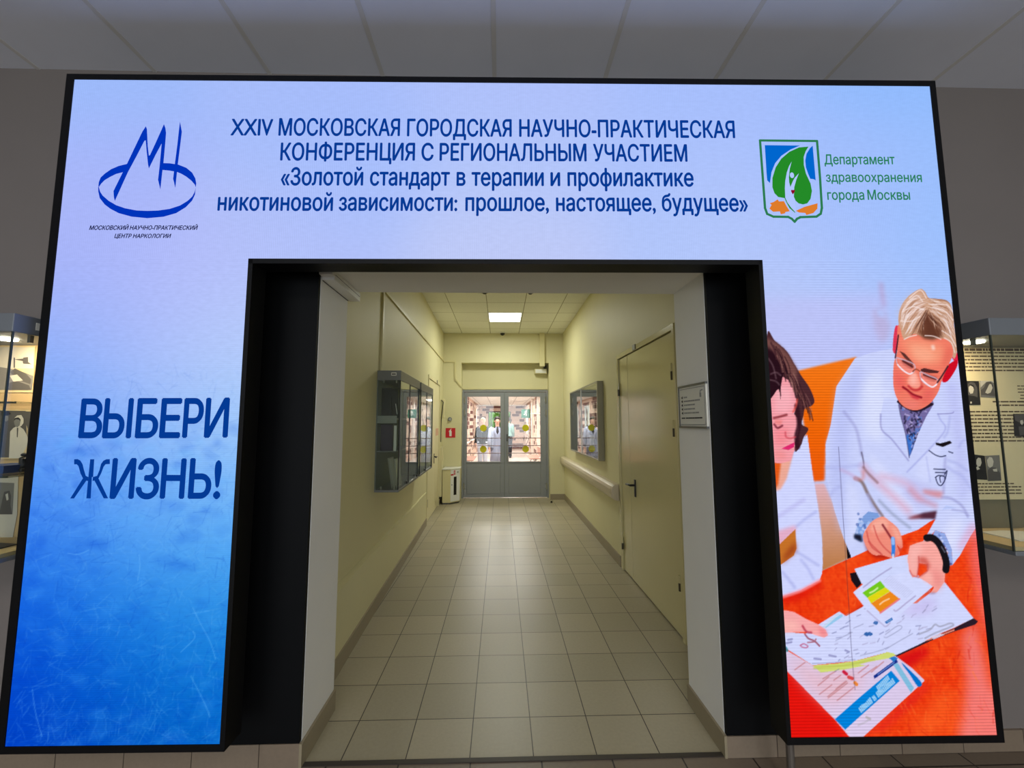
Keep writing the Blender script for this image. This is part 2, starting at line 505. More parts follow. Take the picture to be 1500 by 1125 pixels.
class Canvas:
    """a grid of display pixels; colours 0-255"""
    def __init__(self, u0, u1, w0, w1, res):
        self.nu = int(round((u1 - u0) / res)) + 1
        self.nw = int(round((w1 - w0) / res)) + 1
        self.us = np.linspace(u0, u1, self.nu); self.ws = np.linspace(w0, w1, self.nw)
        self.res = res
        self.U, self.W = np.meshgrid(self.us, self.ws)
        self.c = sky_blue(self.U, self.W)
    def _win(self, pts, pad):
        p = np.array(pts)
        i0 = max(int((p[:, 0].min() - pad - self.us[0]) / self.res), 0); i1 = min(int((p[:, 0].max() + pad - self.us[0]) / self.res) + 2, self.nu)
        j0 = max(int((p[:, 1].min() - pad - self.ws[0]) / self.res), 0); j1 = min(int((p[:, 1].max() + pad - self.ws[0]) / self.res) + 2, self.nw)
        return i0, i1, j0, j1
    @staticmethod
    def curve(pts, closed=True, n=6):
        P = [np.array(p) for p in pts]; m = len(P); out = []
        for i in range(m if closed else m - 1):
            if closed: a, b, c, d = P[i - 1], P[i], P[(i + 1) % m], P[(i + 2) % m]
            else: a, b, c, d = P[max(i - 1, 0)], P[i], P[i + 1], P[min(i + 2, m - 1)]
            for k in range(n):
                t = k / n
                out.append(tuple(0.5 * (2 * b + (c - a) * t + (2 * a - 5 * b + 4 * c - d) * t * t + (3 * b - a - 3 * c + d) * t ** 3)))
        if not closed: out.append(tuple(P[-1]))
        return out
    @staticmethod
    def _blur(m, r):
        r = int(round(r))
        if r < 1: return m
        for _ in range(2):
            for ax in (0, 1):
                p = np.pad(m, [(r + 1, r) if a == ax else (0, 0) for a in (0, 1)], mode='edge')
                cs = np.cumsum(p, axis=ax)
                n = 2 * r + 1
                m = (np.take(cs, range(n, cs.shape[ax]), ax) - np.take(cs, range(0, cs.shape[ax] - n), ax)) / n
        return m
    def _mix(self, win, m, col, a):
        i0, i1, j0, j1 = win
        m = (m * a)[..., None]
        reg = self.c[j0:j1, i0:i1]
        if callable(col): colr = col(self.U[j0:j1, i0:i1], self.W[j0:j1, i0:i1])
        else: colr = np.array(col, float)
        self.c[j0:j1, i0:i1] = reg * (1 - m) + colr * m
    def fill(self, pts, col, blur=0.0, a=1.0, s=False, clip=None):
        if s: pts = self.curve(pts)
        win = self._win(pts, blur * 3 + self.res * 2)
        i0, i1, j0, j1 = win
        if i1 <= i0 or j1 <= j0: return
        m = self._cover(pts, win)
        if blur: m = self._blur(m, blur / self.res)
        if clip is not None: m = m * self._cover(clip, win)
        self._mix(win, m, col, a)
    def _cover(self, pts, win):
        i0, i1, j0, j1 = win
        m = 0
        for du in (-0.25, 0.25):
            for dw in (-0.25, 0.25):
                X = self.U[j0:j1, i0:i1] + du * self.res; Y = self.W[j0:j1, i0:i1] + dw * self.res
                ins = np.zeros(X.shape, bool)
                for k in range(len(pts)):
                    x1, y1 = pts[k]; x2, y2 = pts[(k + 1) % len(pts)]
                    if y1 == y2: continue
                    ins ^= ((y1 > Y) != (y2 > Y)) & (X < (x2 - x1) * (Y - y1) / (y2 - y1) + x1)
                m = m + ins * 0.25
        return m
    def stroke(self, pts, width, col, a=1.0, blur=0.0, s=True, taper=False):
        if s and len(pts) > 2: pts = self.curve(pts, False, 5)
        win = self._win(pts, width + blur * 2 + self.res * 2)
        i0, i1, j0, j1 = win
        if i1 <= i0 or j1 <= j0: return
        X = self.U[j0:j1, i0:i1]; Y = self.W[j0:j1, i0:i1]
        best = np.zeros(X.shape)
        n = len(pts) - 1
        for k in range(n):
            x1, y1 = pts[k]; x2, y2 = pts[k + 1]
            dx, dy = x2 - x1, y2 - y1
            t = np.clip(((X - x1) * dx + (Y - y1) * dy) / (dx * dx + dy * dy + 1e-12), 0, 1)
            d = np.hypot(X - x1 - t * dx, Y - y1 - t * dy)
            wd = width * (math.sin(math.pi * (k + 0.5) / n) * 0.8 + 0.2) if taper else width
            soft = self.res + blur
            best = np.maximum(best, np.clip(0.5 + (wd / 2 - d) / soft, 0, 1))
        self._mix(win, best, col, a)
    def mesh(self, name, m, parent, y=-0.0012, extra=None):
        nu, nw = self.nu, self.nw
        vs = np.zeros((nu * nw, 3), np.float32)
        vs[:, 0] = self.U.ravel(); vs[:, 1] = y; vs[:, 2] = self.W.ravel()
        idx = np.arange(nu * nw).reshape(nw, nu)
        q = np.stack([idx[:-1, :-1], idx[:-1, 1:], idx[1:, 1:], idx[1:, :-1]], -1).reshape(-1, 4)
        col = np.clip(self.c.reshape(-1, 3), 0, 255) / 255.0
        return vs, q, col

def grid_mesh(name, parts, m, parent):
    off = 0; VS = []; QS = []; CS = []
    for vs, q, col in parts:
        VS.append(vs); QS.append(q + off); CS.append(col); off += len(vs)
    vs = np.concatenate(VS); q = np.concatenate(QS); col = np.concatenate(CS)
    me = bpy.data.meshes.new(name)
    me.vertices.add(len(vs)); me.vertices.foreach_set('co', vs.ravel())
    me.loops.add(q.size); me.loops.foreach_set('vertex_index', q.ravel().astype(np.int32))
    me.polygons.add(len(q)); me.polygons.foreach_set('loop_start', np.arange(0, q.size, 4, dtype=np.int32))
    me.update(calc_edges=True)
    at = me.color_attributes.new('display', 'FLOAT_COLOR', 'POINT')
    linc = np.where(col <= 0.04045, col / 12.92, ((col + 0.055) / 1.055) ** 2.4)
    rgba = np.ones((len(col), 4), np.float32); rgba[:, :3] = linc
    at.data.foreach_set('color', rgba.ravel())
    me.materials.append(m)
    o = bpy.data.objects.new(name, me)
    COL.objects.link(o)
    o.parent = parent
    return o

def led_mat(name, axis, pitch, amp, grain):
    """LED display: the shown picture, with its pixel rows faintly visible"""
    m = bpy.data.materials.new(name)
    m.use_nodes = True
    nt = m.node_tree
    nt.nodes.clear()
    at = nt.nodes.new('ShaderNodeAttribute'); at.attribute_name = 'display'
    tc = nt.nodes.new('ShaderNodeTexCoord')
    sp = nt.nodes.new('ShaderNodeSeparateXYZ')
    nt.links.new(tc.outputs['Object'], sp.inputs[0])
    mu = nt.nodes.new('ShaderNodeMath'); mu.operation = 'MULTIPLY'; mu.inputs[1].default_value = 2 * math.pi / pitch
    nt.links.new(sp.outputs[axis], mu.inputs[0])
    si = nt.nodes.new('ShaderNodeMath'); si.operation = 'SINE'
    nt.links.new(mu.outputs[0], si.inputs[0])
    n1 = nt.nodes.new('ShaderNodeTexNoise'); n1.inputs['Scale'].default_value = 1.6; n1.inputs['Detail'].default_value = 2
    nt.links.new(tc.outputs['Object'], n1.inputs['Vector'])
    r1 = nt.nodes.new('ShaderNodeMapRange'); r1.inputs[1].default_value = 0.42; r1.inputs[2].default_value = 0.68; r1.inputs[3].default_value = 0.1 * amp; r1.inputs[4].default_value = amp
    nt.links.new(n1.outputs['Fac'], r1.inputs[0])
    m1 = nt.nodes.new('ShaderNodeMath'); m1.operation = 'MULTIPLY'
    nt.links.new(si.outputs[0], m1.inputs[0]); nt.links.new(r1.outputs[0], m1.inputs[1])
    mp = nt.nodes.new('ShaderNodeMapping'); mp.inputs['Scale'].default_value = (30, 1, 75)
    nt.links.new(tc.outputs['Object'], mp.inputs[0])
    n2 = nt.nodes.new('ShaderNodeTexNoise'); n2.inputs['Scale'].default_value = 1.0; n2.inputs['Detail'].default_value = 4
    nt.links.new(mp.outputs[0], n2.inputs['Vector'])
    r2 = nt.nodes.new('ShaderNodeMapRange'); r2.inputs[1].default_value = 0.25; r2.inputs[2].default_value = 0.75; r2.inputs[3].default_value = 1 - grain; r2.inputs[4].default_value = 1 + grain
    nt.links.new(n2.outputs['Fac'], r2.inputs[0])
    ad = nt.nodes.new('ShaderNodeMath'); ad.operation = 'ADD'
    nt.links.new(m1.outputs[0], ad.inputs[0]); nt.links.new(r2.outputs[0], ad.inputs[1])
    e = nt.nodes.new('ShaderNodeEmission')
    nt.links.new(at.outputs['Color'], e.inputs[0]); nt.links.new(ad.outputs[0], e.inputs[1])
    o = nt.nodes.new('ShaderNodeOutputMaterial')
    nt.links.new(e.outputs[0], o.inputs[0])
    return m
LEDM = led_mat('lit display', 'Z', 0.0083, 0.05, 0.05)
LEDT = led_mat('lit display above', 'X', 0.0083, 0.06, 0.035)
LEDP = led_mat('lit display photograph', 'Z', 0.0118, 0.15, 0.04)

top = Canvas(U0, U1, IW, W1, 0.012)
leg = Canvas(U0, IU0, W0, IW, 0.004)
# worn scratches in the blue backdrop
for k in range(60):
    u = rng.uniform(U0, IU0); z = W0 + 1.25 * rng.uniform(0, 1) ** 1.5
    an = rng.choice([rng.uniform(-0.4, 0.4), rng.uniform(1.2, 2.2), rng.uniform(0, 3.1)])
    ln = rng.uniform(0.02, 0.13)
    p = [(u, z), (u + 0.5 * ln * math.cos(an) + rng.uniform(-.008, .008), z + 0.5 * ln * math.sin(an)), (u + ln * math.cos(an), z + ln * math.sin(an))]
    leg.stroke(p, rng.uniform(0.002, 0.0035), (120, 195, 255) if rng.rand() < 0.7 else (0, 60, 190), a=rng.uniform(0.04, 0.20))
for k in range(2600):
    u = rng.uniform(U0, IU0); z = W0 + 1.5 * rng.uniform(0, 1) ** 1.5
    an = rng.choice([rng.normal(.35, .3), rng.normal(1.4, .3), rng.normal(2.5, .4)]); ln = rng.uniform(.012, .07)
    leg.stroke([(u, z), (u + ln * math.cos(an), z + ln * math.sin(an))], rng.uniform(.0015, .004), (130, 200, 255) if rng.rand() < .55 else (0, 50, 175), a=rng.uniform(.04, .17) * min(1, (W0 + 1.9 - z)))
for k in range(420):
    u = rng.uniform(U0, IU0); z = W0 + 1.3 * rng.uniform(0, 1) ** 1.3
    r = rng.uniform(0.01, 0.05)
    p = [(u + r * rng.uniform(.6, 1.2) * math.cos(t), z + 0.6 * r * rng.uniform(.5, 1.2) * math.sin(t)) for t in np.linspace(0, 6.0, 7)]
    leg.fill(p, (90, 180, 255) if rng.rand() < 0.5 else (0, 60, 200), blur=0.01, a=rng.uniform(0.05, 0.13), s=True)
for p in (V("-1500,1023 -1493,976 -1497,922"), V("-1264,812 -1226,745 -1185,679 -1159,612"), V("-1301,640 -1250,692 -1257,719"), V("-1792,1032 -1749,1027 -1709,1043"), V("-1254,548 -1192,444 -1167,392"), V("-1891,1407 -1847,1367 -1795,1358"),
          V("-1882,502 -1859,412 -1826,327")):
    leg.stroke(p, 0.0035, (120, 195, 255), a=0.35)
grid_mesh('slide_backdrop', [top.mesh('', None, None)], LEDT, SCR)
grid_mesh('slide_backdrop', [leg.mesh('', None, None)], LEDM, SCR)

# ---- the photograph shown on the right leg of the screen
ph = Canvas(IU1, U1, W0, IW, 0.0032)
F_, S_ = ph.fill, ph.stroke
def vgrad(stops):
    """colour by height: list of (w, rgb)"""
    ws = [s[0] for s in stops]; cs = np.array([s[1] for s in stops], float)
    return lambda u, w: np.stack([np.interp(w, ws, cs[:, i]) for i in range(3)], -1)
def vnoise(u, w, cell, g):
    x = (u + 3) / cell; y = (w + 1) / cell
    i = np.floor(x).astype(int); j = np.floor(y).astype(int); fx = x - i; fy = y - j
    fx = fx * fx * (3 - 2 * fx); fy = fy * fy * (3 - 2 * fy)
    G = lambda a, b: g[a % 61, b % 61]
    return G(i, j) * (1 - fx) * (1 - fy) + G(i + 1, j) * fx * (1 - fy) + G(i, j + 1) * (1 - fx) * fy + G(i + 1, j + 1) * fx * fy
def mottled(c1, c2, c3):
    g = rng.uniform(0, 1, (61, 61))
    def f(u, w):
        a = (0.6 * vnoise(u, w, .11, g) + 0.4 * vnoise(u + w * .7, w - u * .7, .05, g))[..., None]
        b = (0.6 * vnoise(u * 1.6 + w, w - u, .021, g) + .4 * vnoise(u, w, .009, g))[..., None]
        return np.array(c1) * a + np.array(c2) * (1 - a) + (np.array(c3) - np.array(c2)) * 0.5 * (b - .3)
    return f
COAT, COATS, COATD = (200, 208, 250), (170, 176, 232), (146, 146, 202)
SKIN, SKINL, SKIND = (240, 140, 122), (248, 178, 160), (205, 70, 66)
# pale wall with a blurred hand
F_(V("1149,2109 1739,2141 1703,1740 1559,1831 1158,1741"), (190, 192, 245), blur=0.03, a=0.6)
F_(V("1703,2193 1720,2193 1724,2084 1710,2078 1704,2137"), (182, 160, 205), blur=0.010, a=0.8)
F_(V("1665,2064 1709,2076 1727,2020 1741,1993 1718,1927 1685,1916 1663,1981"), (186, 174, 216), blur=0.014, a=0.75)
F_(V("1682,2070 1714,2064 1714,2031 1684,2037"), (180, 200, 255), blur=0.008, a=0.7)
# orange chair back
z1, z2 = V("1526,1801 1484,1269")[0][1], V("1526,1801 1484,1269")[1][1]
F_(V("1306,1791 1426,1819 1575,1853 1537,1785 1491,1720 1470,1648 1447,1561 1411,1482 1395,1342 1391,1315 1345,1312 1337,1366 1326,1482 1314,1601"), vgrad([(z2, (232, 84, 12)), ((z1 + z2) / 2, (236, 100, 8)), (z1, (240, 116, 22))]), blur=0.003)
F_(V("1345,1304 1389,1304 1420,1225 1460,1123 1484,1073 1467,989 1352,940 1362,1074 1356,1200"), vgrad([(V("1369,950 1134,1327")[0][1], (186, 122, 72)), (V("1382,1134 1134,1327")[0][1], (206, 152, 132)), (V("1394,1301 1134,1327")[0][1], (222, 176, 186))]), blur=0.003)
F_(V("1465,1046 1483,1053 1480,993 1465,990"), (22, 14, 20))
F_(V("1478,1088 1488,1078 1484,1053 1475,1058"), (90, 40, 50), blur=0.003)
# red table
TAB = V("1155,833 1260,864 1353,942 1465,988 1522,1011 1646,1070 1705,1095 1856,1151 2004,1118 2214,1151 2106,229 1124,240")
F_(TAB, mottled((238, 58, 14), (246, 84, 28), (205, 30, 10)))
F_(V("1155,553 1233,531 1368,361 1424,288 1160,281"), (222, 14, 12), blur=0.02, a=0.9)
F_(V("1181,841 1260,864 1345,905 1348,876 1257,828 1179,809"), (222, 20, 12), blur=0.012, a=0.8)
F_(V("1635,601 1764,639 1782,610 1693,552 1653,562"), (212, 10, 20), blur=0.012, a=0.85)
F_(V("1485,296 1695,455 1751,498 1769,474 1679,398 1568,314"), (226, 34, 30), blur=0.014, a=0.7)
F_(V("1456,765 1517,800 1527,781 1502,765"), (150, 10, 20), blur=0.008, a=0.8)
F_(V("1987,748 2025,465 2091,465 2063,230 1852,232 1922,493 1922,680"), (240, 128, 128), blur=0.022, a=0.85)
F_(V("2022,1152 2057,1067 2040,598 2000,816 1986,1011"), (238, 110, 120), blur=0.018, a=0.7)
F_(V("1765,436 1873,473 1884,377 1793,302 1679,289"), (250, 98, 36), blur=0.03, a=0.6)
for k in range(220):
    u = rng.uniform(IU1 + 0.3, U1); z = W0 + rng.uniform(0.0, 0.62)
    S_([(u, z), (u + rng.uniform(-.03, .02), z + rng.uniform(.01, .05))], rng.uniform(.003, .008), (205, 32, 16) if rng.rand() < .6 else (252, 122, 52), a=rng.uniform(.08, .35))
# doctor: white coat
F_(V("1566,1846 1474,1722 1438,1561 1407,1467 1400,1327 1425,1189 1457,1070 1483,997 1568,1030 1644,1063 1735,1094 1778,1108 1865,1161 1909,1210 2025,1181 2032,1441 2030,1740 2024,1831 1810,1908 1732,1889 1638,1871"), COAT)
F_(V("1869,1187 1856,1148 1806,1074 1790,1053 1804,1053 1852,1105 1893,1094 1915,1028 1913,963 1950,1003 2000,1077 2028,1113 2034,1209"), COAT)
F_(V("2005,1127 2026,1141 2028,1073 2004,1073 1956,1019 1935,1037"), (232, 150, 180), blur=0.012, a=0.5)
for p, c, a, bl in ((V("1577,1831 1482,1710 1447,1561 1412,1327 1447,1098 1502,1126 1491,1356 1528,1590 1612,1740"), (182, 190, 242), .7, .02), (V("1588,1740 1678,1801 1693,1620 1650,1472 1586,1501"), (220, 226, 255), .7, .02),
    (V("1588,1443 1670,1355 1721,1268 1789,1196 1714,1182 1632,1268"), (222, 226, 255), .6, .015), (V("1962,1740 2014,1740 2020,1500 2019,1267 1968,1209 1974,1471"), (186, 190, 242), .7, .015),
    (V("1918,1153 1983,1152 1942,1039 1880,955 1865,1040"), (222, 226, 255), .7, .015), (V("1703,1740 1747,1620 1764,1472 1716,1472 1687,1620"), (216, 222, 255), .6, .01), (V("1489,1327 1532,1269 1535,1098 1484,1042 1466,1183"), (216, 222, 255), .6, .012),
    (V("1839,1501 1905,1560 1905,1383 1845,1311 1786,1325"), (214, 220, 255), .6, .012), (V("1756,1326 1871,1279 1872,1224 1789,1196 1726,1254"), (190, 188, 236), .6, .012)):
    F_(p, c, blur=bl, a=a)
# its folds
for p, wd, c, a, bl in ((V("1500,1610 1543,1544 1556,1485 1562,1425"), .010, COATD, .55, .012), (V("1562,1435 1567,1400 1567,1371"), .006, (92, 84, 110), .8, .003), (V("1565,1371 1601,1327 1657,1273 1703,1229 1740,1190"), .030, (222, 160, 186), .55, .03),
    (V("1565,1371 1583,1346 1620,1307"), .010, (130, 96, 100), .7, .008), (V("1526,1325 1554,1307 1575,1259 1601,1210 1630,1164"), .014, (120, 98, 96), .8, .006), (V("1526,1325 1556,1322 1563,1351"), .016, (214, 130, 130), .5, .012),
    (V("1642,1331 1721,1312 1768,1282 1795,1243"), .030, (222, 168, 196), .5, .03), (V("1762,1272 1799,1238 1861,1209"), .022, (206, 140, 160), .5, .02), (V("1575,1254 1591,1205 1618,1167"), .014, COATS, .6, .01),
    (V("1623,1229 1678,1171 1743,1118"), .012, (150, 160, 190), .7, .01), (V("1404,1372 1474,1371 1555,1381"), .014, COATS, .5, .015), (V("1468,1361 1507,1342 1531,1322"), .014, (196, 170, 214), .6, .012),
    (V("1415,1254 1427,1274 1453,1288"), .012, COATS, .5, .012), (V("1895,1243 1935,1238 1977,1208 2000,1167"), .010, COATD, .6, .008), (V("1933,1370 1961,1350 1995,1330 2029,1271"), .012, COATS, .6, .012),
    (V("1941,1399 1980,1384 2017,1355"), .010, COATS, .6, .01), (V("1927,1409 1915,1340 1904,1262"), .010, COATD, .5, .01), (V("1965,1589 1949,1524 1931,1499"), .008, COATS, .7, .008), (V("1993,1459 2011,1483 2026,1488"), .008, COATS, .7, .008),
    (V("1844,1414 1847,1370 1851,1311"), .006, COATS, .5, .006), (V("1936,1191 1983,1182 1999,1159"), .006, COATD, .5, .006)):
    S_(p, wd, c, a=a, blur=bl)
F_(V("1815,1277 1905,1267 1889,1238 1816,1260"), (214, 130, 138), blur=0.006, a=0.75)
F_(V("1734,1154 1809,1179 1868,1187 1857,1152 1766,1155"), (70, 24, 40), blur=0.004, a=0.9)
F_(V("1734,1161 1778,1171 1807,1161 1756,1152"), (190, 110, 120), blur=0.006, a=0.7)
# shirt in the neckline and dark collar
F_(V("1740,1665 1743,1640 1748,1589 1762,1511 1769,1411 1784,1439 1816,1511 1861,1589 1899,1639 1897,1670"), (116, 106, 160))
F_(V("1759,1506 1814,1524 1809,1499 1769,1411"), (52, 110, 200), blur=0.004)
q = V("1738,1650 1900,1649 1816,1511 1769,1415 1762,1511")
for k in range(140):
    t = rng.uniform(0, 1); u = q[0][0] + (q[1][0] - q[0][0]) * rng.uniform(0.05 + .28 * t, 0.93 - .45 * t); z = q[0][1] + (q[3][1] - q[0][1]) * t
    S_([(u, z), (u + rng.uniform(-.012, .012), z + rng.uniform(-.014, .014))], rng.uniform(.004, .009), [(44, 40, 74), (188, 176, 222), (30, 26, 50), (90, 130, 210)][rng.randint(4)], a=.75)
F_(V("1659,1594 1654,1584 1675,1484 1759,1400 1769,1411 1762,1511 1748,1589 1741,1645 1722,1670 1681,1670"), COAT)
F_(V("1899,1644 1861,1589 1816,1511 1784,1439 1769,1411 1754,1351 1888,1474 1940,1536 1912,1619"), COAT)
S_(V("1660,1599 1659,1534 1701,1489 1764,1400"), .006, COATD, a=.8, blur=.004)
S_(V("1913,1601 1923,1574 1940,1536 1888,1474 1754,1351"), .006, COATS, a=.9, blur=.004)
S_(V("1913,1600 1972,1603 1984,1609"), .005, COATD, a=.8)
S_(V("1743,1640 1748,1589 1762,1511 1769,1411"), .004, (90, 90, 130), a=.8)
F_(V("1747,1660 1750,1640 1784,1618 1819,1609 1872,1627 1892,1649"), (40, 26, 44), s=True)
# pocket: pen band, hem and heart badge
F_(V("1890,1476 1913,1473 1955,1484 1963,1474 1921,1457 1892,1466"), (24, 18, 24))
for p in (V("1859,1442 1883,1424 1907,1416 1930,1420"), V("1945,1437 1962,1431"), V("1872,1363 1922,1361"), V("1878,1348 1921,1347"), V("1876,1327 1883,1301 1897,1293 1915,1315 1914,1332 1896,1331 1896,1306"), V("1876,1327 1889,1335 1914,1333"), V("1917,1340 1929,1355 1918,1321")):
    S_(p, .0045, (30, 34, 70), a=.9)
# face
F_(V("2001,1850 2033,1877 2026,1823 2014,1823"), (228, 34, 70))
F_(V("1760,1990 1772,1990 1772,1943 1753,1872 1739,1880 1747,1943"), (222, 56, 84), s=True)
F_(V("1978,1815 2022,1838 2018,1806 1974,1747 1947,1743 1958,1777"), (206, 14, 36), s=True)
FACE = V("1774,1998 1763,1938 1757,1872 1738,1823 1728,1737 1735,1678 1763,1635 1802,1618 1840,1622 1888,1651 1925,1699 1945,1747 1974,1801 2007,1861 2021,1902 2005,1943 1935,1960 1853,1965 1799,1971")
F_(FACE, (240, 122, 100), s=True)
FC = ph.curve(FACE)
F_(V("1779,1938 1894,1932 1978,1894 1973,1845 1937,1818 1840,1823 1801,1872"), (246, 152, 120), blur=.02, a=.9, clip=FC)
F_(V("1739,1818 1749,1785 1780,1764 1780,1710 1747,1694 1729,1731"), (234, 98, 92), blur=.012, a=.8, clip=FC)
F_(V("1863,1720 1916,1710 1895,1662 1845,1646 1855,1694"), (228, 96, 92), blur=.014, a=.7, clip=FC)
F_(V("1978,1894 2016,1894 1981,1818 1946,1796"), (226, 100, 84), blur=.014, a=.7, clip=FC)
F_(V("1765,1664 1808,1656 1845,1651 1815,1621 1784,1630"), (250, 160, 150), blur=.012, a=.7, clip=FC)
F_(V("1831,1785 1805,1769 1790,1747 1795,1723 1829,1712 1851,1721 1845,1753"), (250, 160, 142), blur=.004, a=.9, clip=FC)
S_(V("1795,1723 1813,1707 1837,1707 1854,1721"), .010, (190, 40, 50), a=.85, blur=.006)
S_(V("1856,1764 1854,1737 1850,1718"), .008, (206, 80, 70), a=.6, blur=.006)
F_(V("1767,1678 1802,1656 1846,1656 1881,1683 1867,1651 1815,1620 1778,1630"), (222, 96, 88), blur=.012, a=.5, clip=FC)
F_(V("1811,1780 1833,1780 1832,1737 1814,1726 1802,1742"), (255, 186, 170), blur=.006, a=.8)
F_(V("1826,1905 1901,1894 1930,1850 1883,1823 1831,1845"), (252, 178, 146), blur=.014, a=.6, clip=FC)
S_(V("1770,1718 1786,1707 1811,1686 1846,1673"), .010, (140, 16, 34), a=.95, blur=.003)
F_(V("1785,1702 1810,1680 1843,1671 1830,1663 1807,1671"), (206, 50, 66), blur=.003)
F_(V("1755,1850 1828,1815 1820,1788 1800,1779 1770,1801"), (250, 180, 180), a=.3)
F_(V("1855,1782 1924,1753 1921,1731 1898,1720 1859,1745"), (250, 180, 180), a=.28)
F_(V("1767,1881 1791,1869 1827,1824 1820,1814 1788,1849"), (92, 48, 44))
F_(V("1855,1797 1872,1803 1938,1789 1929,1780 1890,1781 1858,1786"), (82, 40, 40))
F_(V("1765,1842 1787,1845 1826,1818 1816,1804 1780,1823"), (186, 84, 72), blur=.006, a=.7)
S_(V("1781,1835 1802,1821 1819,1809"), .011, (84, 34, 34), a=.95, blur=.003)
S_(V("1780,1823 1798,1810 1813,1801"), .006, (196, 96, 90), a=.7, blur=.004)
F_(V("1863,1777 1890,1777 1926,1763 1914,1750 1877,1761"), (186, 80, 70), blur=.006, a=.7)
S_(V("1869,1774 1894,1764 1919,1755"), .011, (84, 34, 34), a=.95, blur=.003)
S_(V("1871,1764 1890,1752 1911,1746"), .006, (196, 96, 90), a=.7, blur=.004)
GL = (206, 178, 196)
S_(V("1751,1851 1797,1835 1829,1818 1827,1791 1803,1777 1768,1800 1753,1823 1751,1850"), .005, GL, a=.95)
S_(V("1852,1788 1889,1770 1923,1755 1925,1737 1900,1719 1864,1739 1852,1764 1852,1787"), .005, GL, a=.95)
S_(V("1755,1818 1777,1793 1802,1777 1817,1782"), .006, (255, 240, 250), a=.9)
S_(V("1855,1755 1875,1734 1900,1719 1920,1730"), .006, (255, 240, 250), a=.9)
S_(V("1820,1788 1835,1798 1851,1789"), .006, (150, 70, 50), a=.95)
S_(V("1770,1951 1760,1905 1747,1849"), .006, (54, 26, 40), a=.95)
S_(V("1925,1739 1949,1769 1979,1811"), .007, (70, 36, 46), a=.95)
# fair hair
HAIR = V("1775,2006 1782,2053 1802,2095 1836,2132 1887,2162 1909,2150 1926,2120 1978,2115 2015,2101 2026,2059 2026,1993 2029,1938 2031,1894 2016,1850 2006,1850 2009,1891 1992,1927 1955,1937 1921,1932 1878,1943 1841,1957 1795,1932 1781,1982")
F_(HAIR, (204, 158, 130), s=True)
F_(V("1810,2092 1870,2143 1898,2093 1875,2020 1803,2020 1783,2037"), (228, 196, 186), blur=.02, a=.8)
F_(V("1864,1960 1883,2015 1906,2054 1936,2031 1971,1987 1961,1943 1921,1929 1883,1935"), (92, 50, 36), blur=.008, a=.95)
F_(V("1845,1993 1886,2020 1879,1949 1848,1965"), (160, 104, 76), blur=.012, a=.7)
F_(V("1954,2037 2012,2015 2015,1938 1973,1960"), (196, 150, 130), blur=.012, a=.7)
GUIDES = [[V("1909,2143 1852,2126 1803,2076 1782,2009"), V("1909,2093 1864,2079 1816,2037 1786,1971"), V("1910,2073 1883,2042 1851,1998 1819,1954"), V("1911,2065 1897,2026 1882,1982 1879,1946")],
          [V("1913,2126 1955,2112 2004,2101 2026,2043"), V("1915,2084 1957,2076 2004,2043 2025,1971"), V("1916,2073 1949,2043 1994,1998 2024,1916"), V("1912,2062 1927,2015 1941,1971 1952,1938")]]
for g in GUIDES:
    for k in range(150):
        t = rng.uniform(0, 2.999); i = int(t); t -= i
        s0 = rng.uniform(0, .55); s1 = min(1, s0 + rng.uniform(.3, .6))
        def at_(q, x):
            x *= 3; n_ = min(int(x), 2); x -= n_
            return (q[n_][0] * (1 - x) + q[n_ + 1][0] * x, q[n_][1] * (1 - x) + q[n_ + 1][1] * x)
        p = []
        ph_ = rng.uniform(0, 6)
        for x in np.linspace(s0, s1, 5):
            a_, b_ = at_(ph.curve(g[i], False, 1), x), at_(ph.curve(g[i + 1], False, 1), x)
            w_ = .007 * math.sin(5 * x + ph_)
            p.append((a_[0] * (1 - t) + b_[0] * t + w_, a_[1] * (1 - t) + b_[1] * t + w_))
        inner = (i + t) / 3
        pal = [(236, 212, 204), (248, 234, 234), (216, 178, 156), (182, 130, 100), (160, 108, 80)] if inner < .72 else [(110, 66, 48), (150, 100, 76), (214, 176, 156), (80, 44, 34), (190, 140, 112)]
        S_(p, rng.uniform(.0025, .0055), pal[rng.randint(5)], a=rng.uniform(.35, .9), taper=True)
for p in (V("1786,2015 1836,2015 1876,2037"), V("1802,2059 1848,2081 1896,2065"), V("1822,2098 1869,2132 1894,2104"), V("1935,2076 1984,2065 2023,2020"), V("1954,2093 2003,2087 2025,2059"), V("1890,1949 1928,1946 1960,1932"), V("1795,1932 1818,1943 1852,1951"), V("1969,1971 2005,1943 2025,1899"), V("1835,2120 1888,2157 1912,2120"), V("1977,1938 2007,1916 2016,1872")):
    S_(p, .0045, (246, 226, 222), a=.85)
F_(V("1912,1905 1927,1907 1930,1886 1916,1882"), (250, 214, 200), blur=.004, a=.9)
# hands, cuffs, wristband, pen
F_(V("1501,1082 1530,1152 1571,1185 1611,1178 1618,1161 1587,1147 1548,1109 1538,1062 1528,1058 1501,1073"), (124, 158, 220))
for k in range(26):
    u0_, z0_ = V("1518,1120 1450,1212")[0]
    S_([(u0_ + rng.uniform(-.01, .07), z0_ + rng.uniform(-.05, .06))] * 2, rng.uniform(.008, .016), [(186, 206, 248), (70, 96, 170), (208, 214, 252)][rng.randint(3)], a=.6)
F_(V("1502,1091 1532,1089 1535,1059 1519,1064 1500,1075"), (26, 26, 44), blur=.003)
F_(V("1541,1075 1585,1016 1658,998 1699,1034 1716,1061 1645,1003 1653,991 1588,994 1553,1021"), (150, 20, 22), blur=.006, a=.8)
F_(V("1539,1075 1553,1109 1587,1146 1630,1163 1657,1147 1688,1120 1702,1089 1707,1042 1695,1032 1682,1047 1690,1011 1673,998 1653,993 1612,1005 1585,1004 1558,1023"), SKIN, s=True)
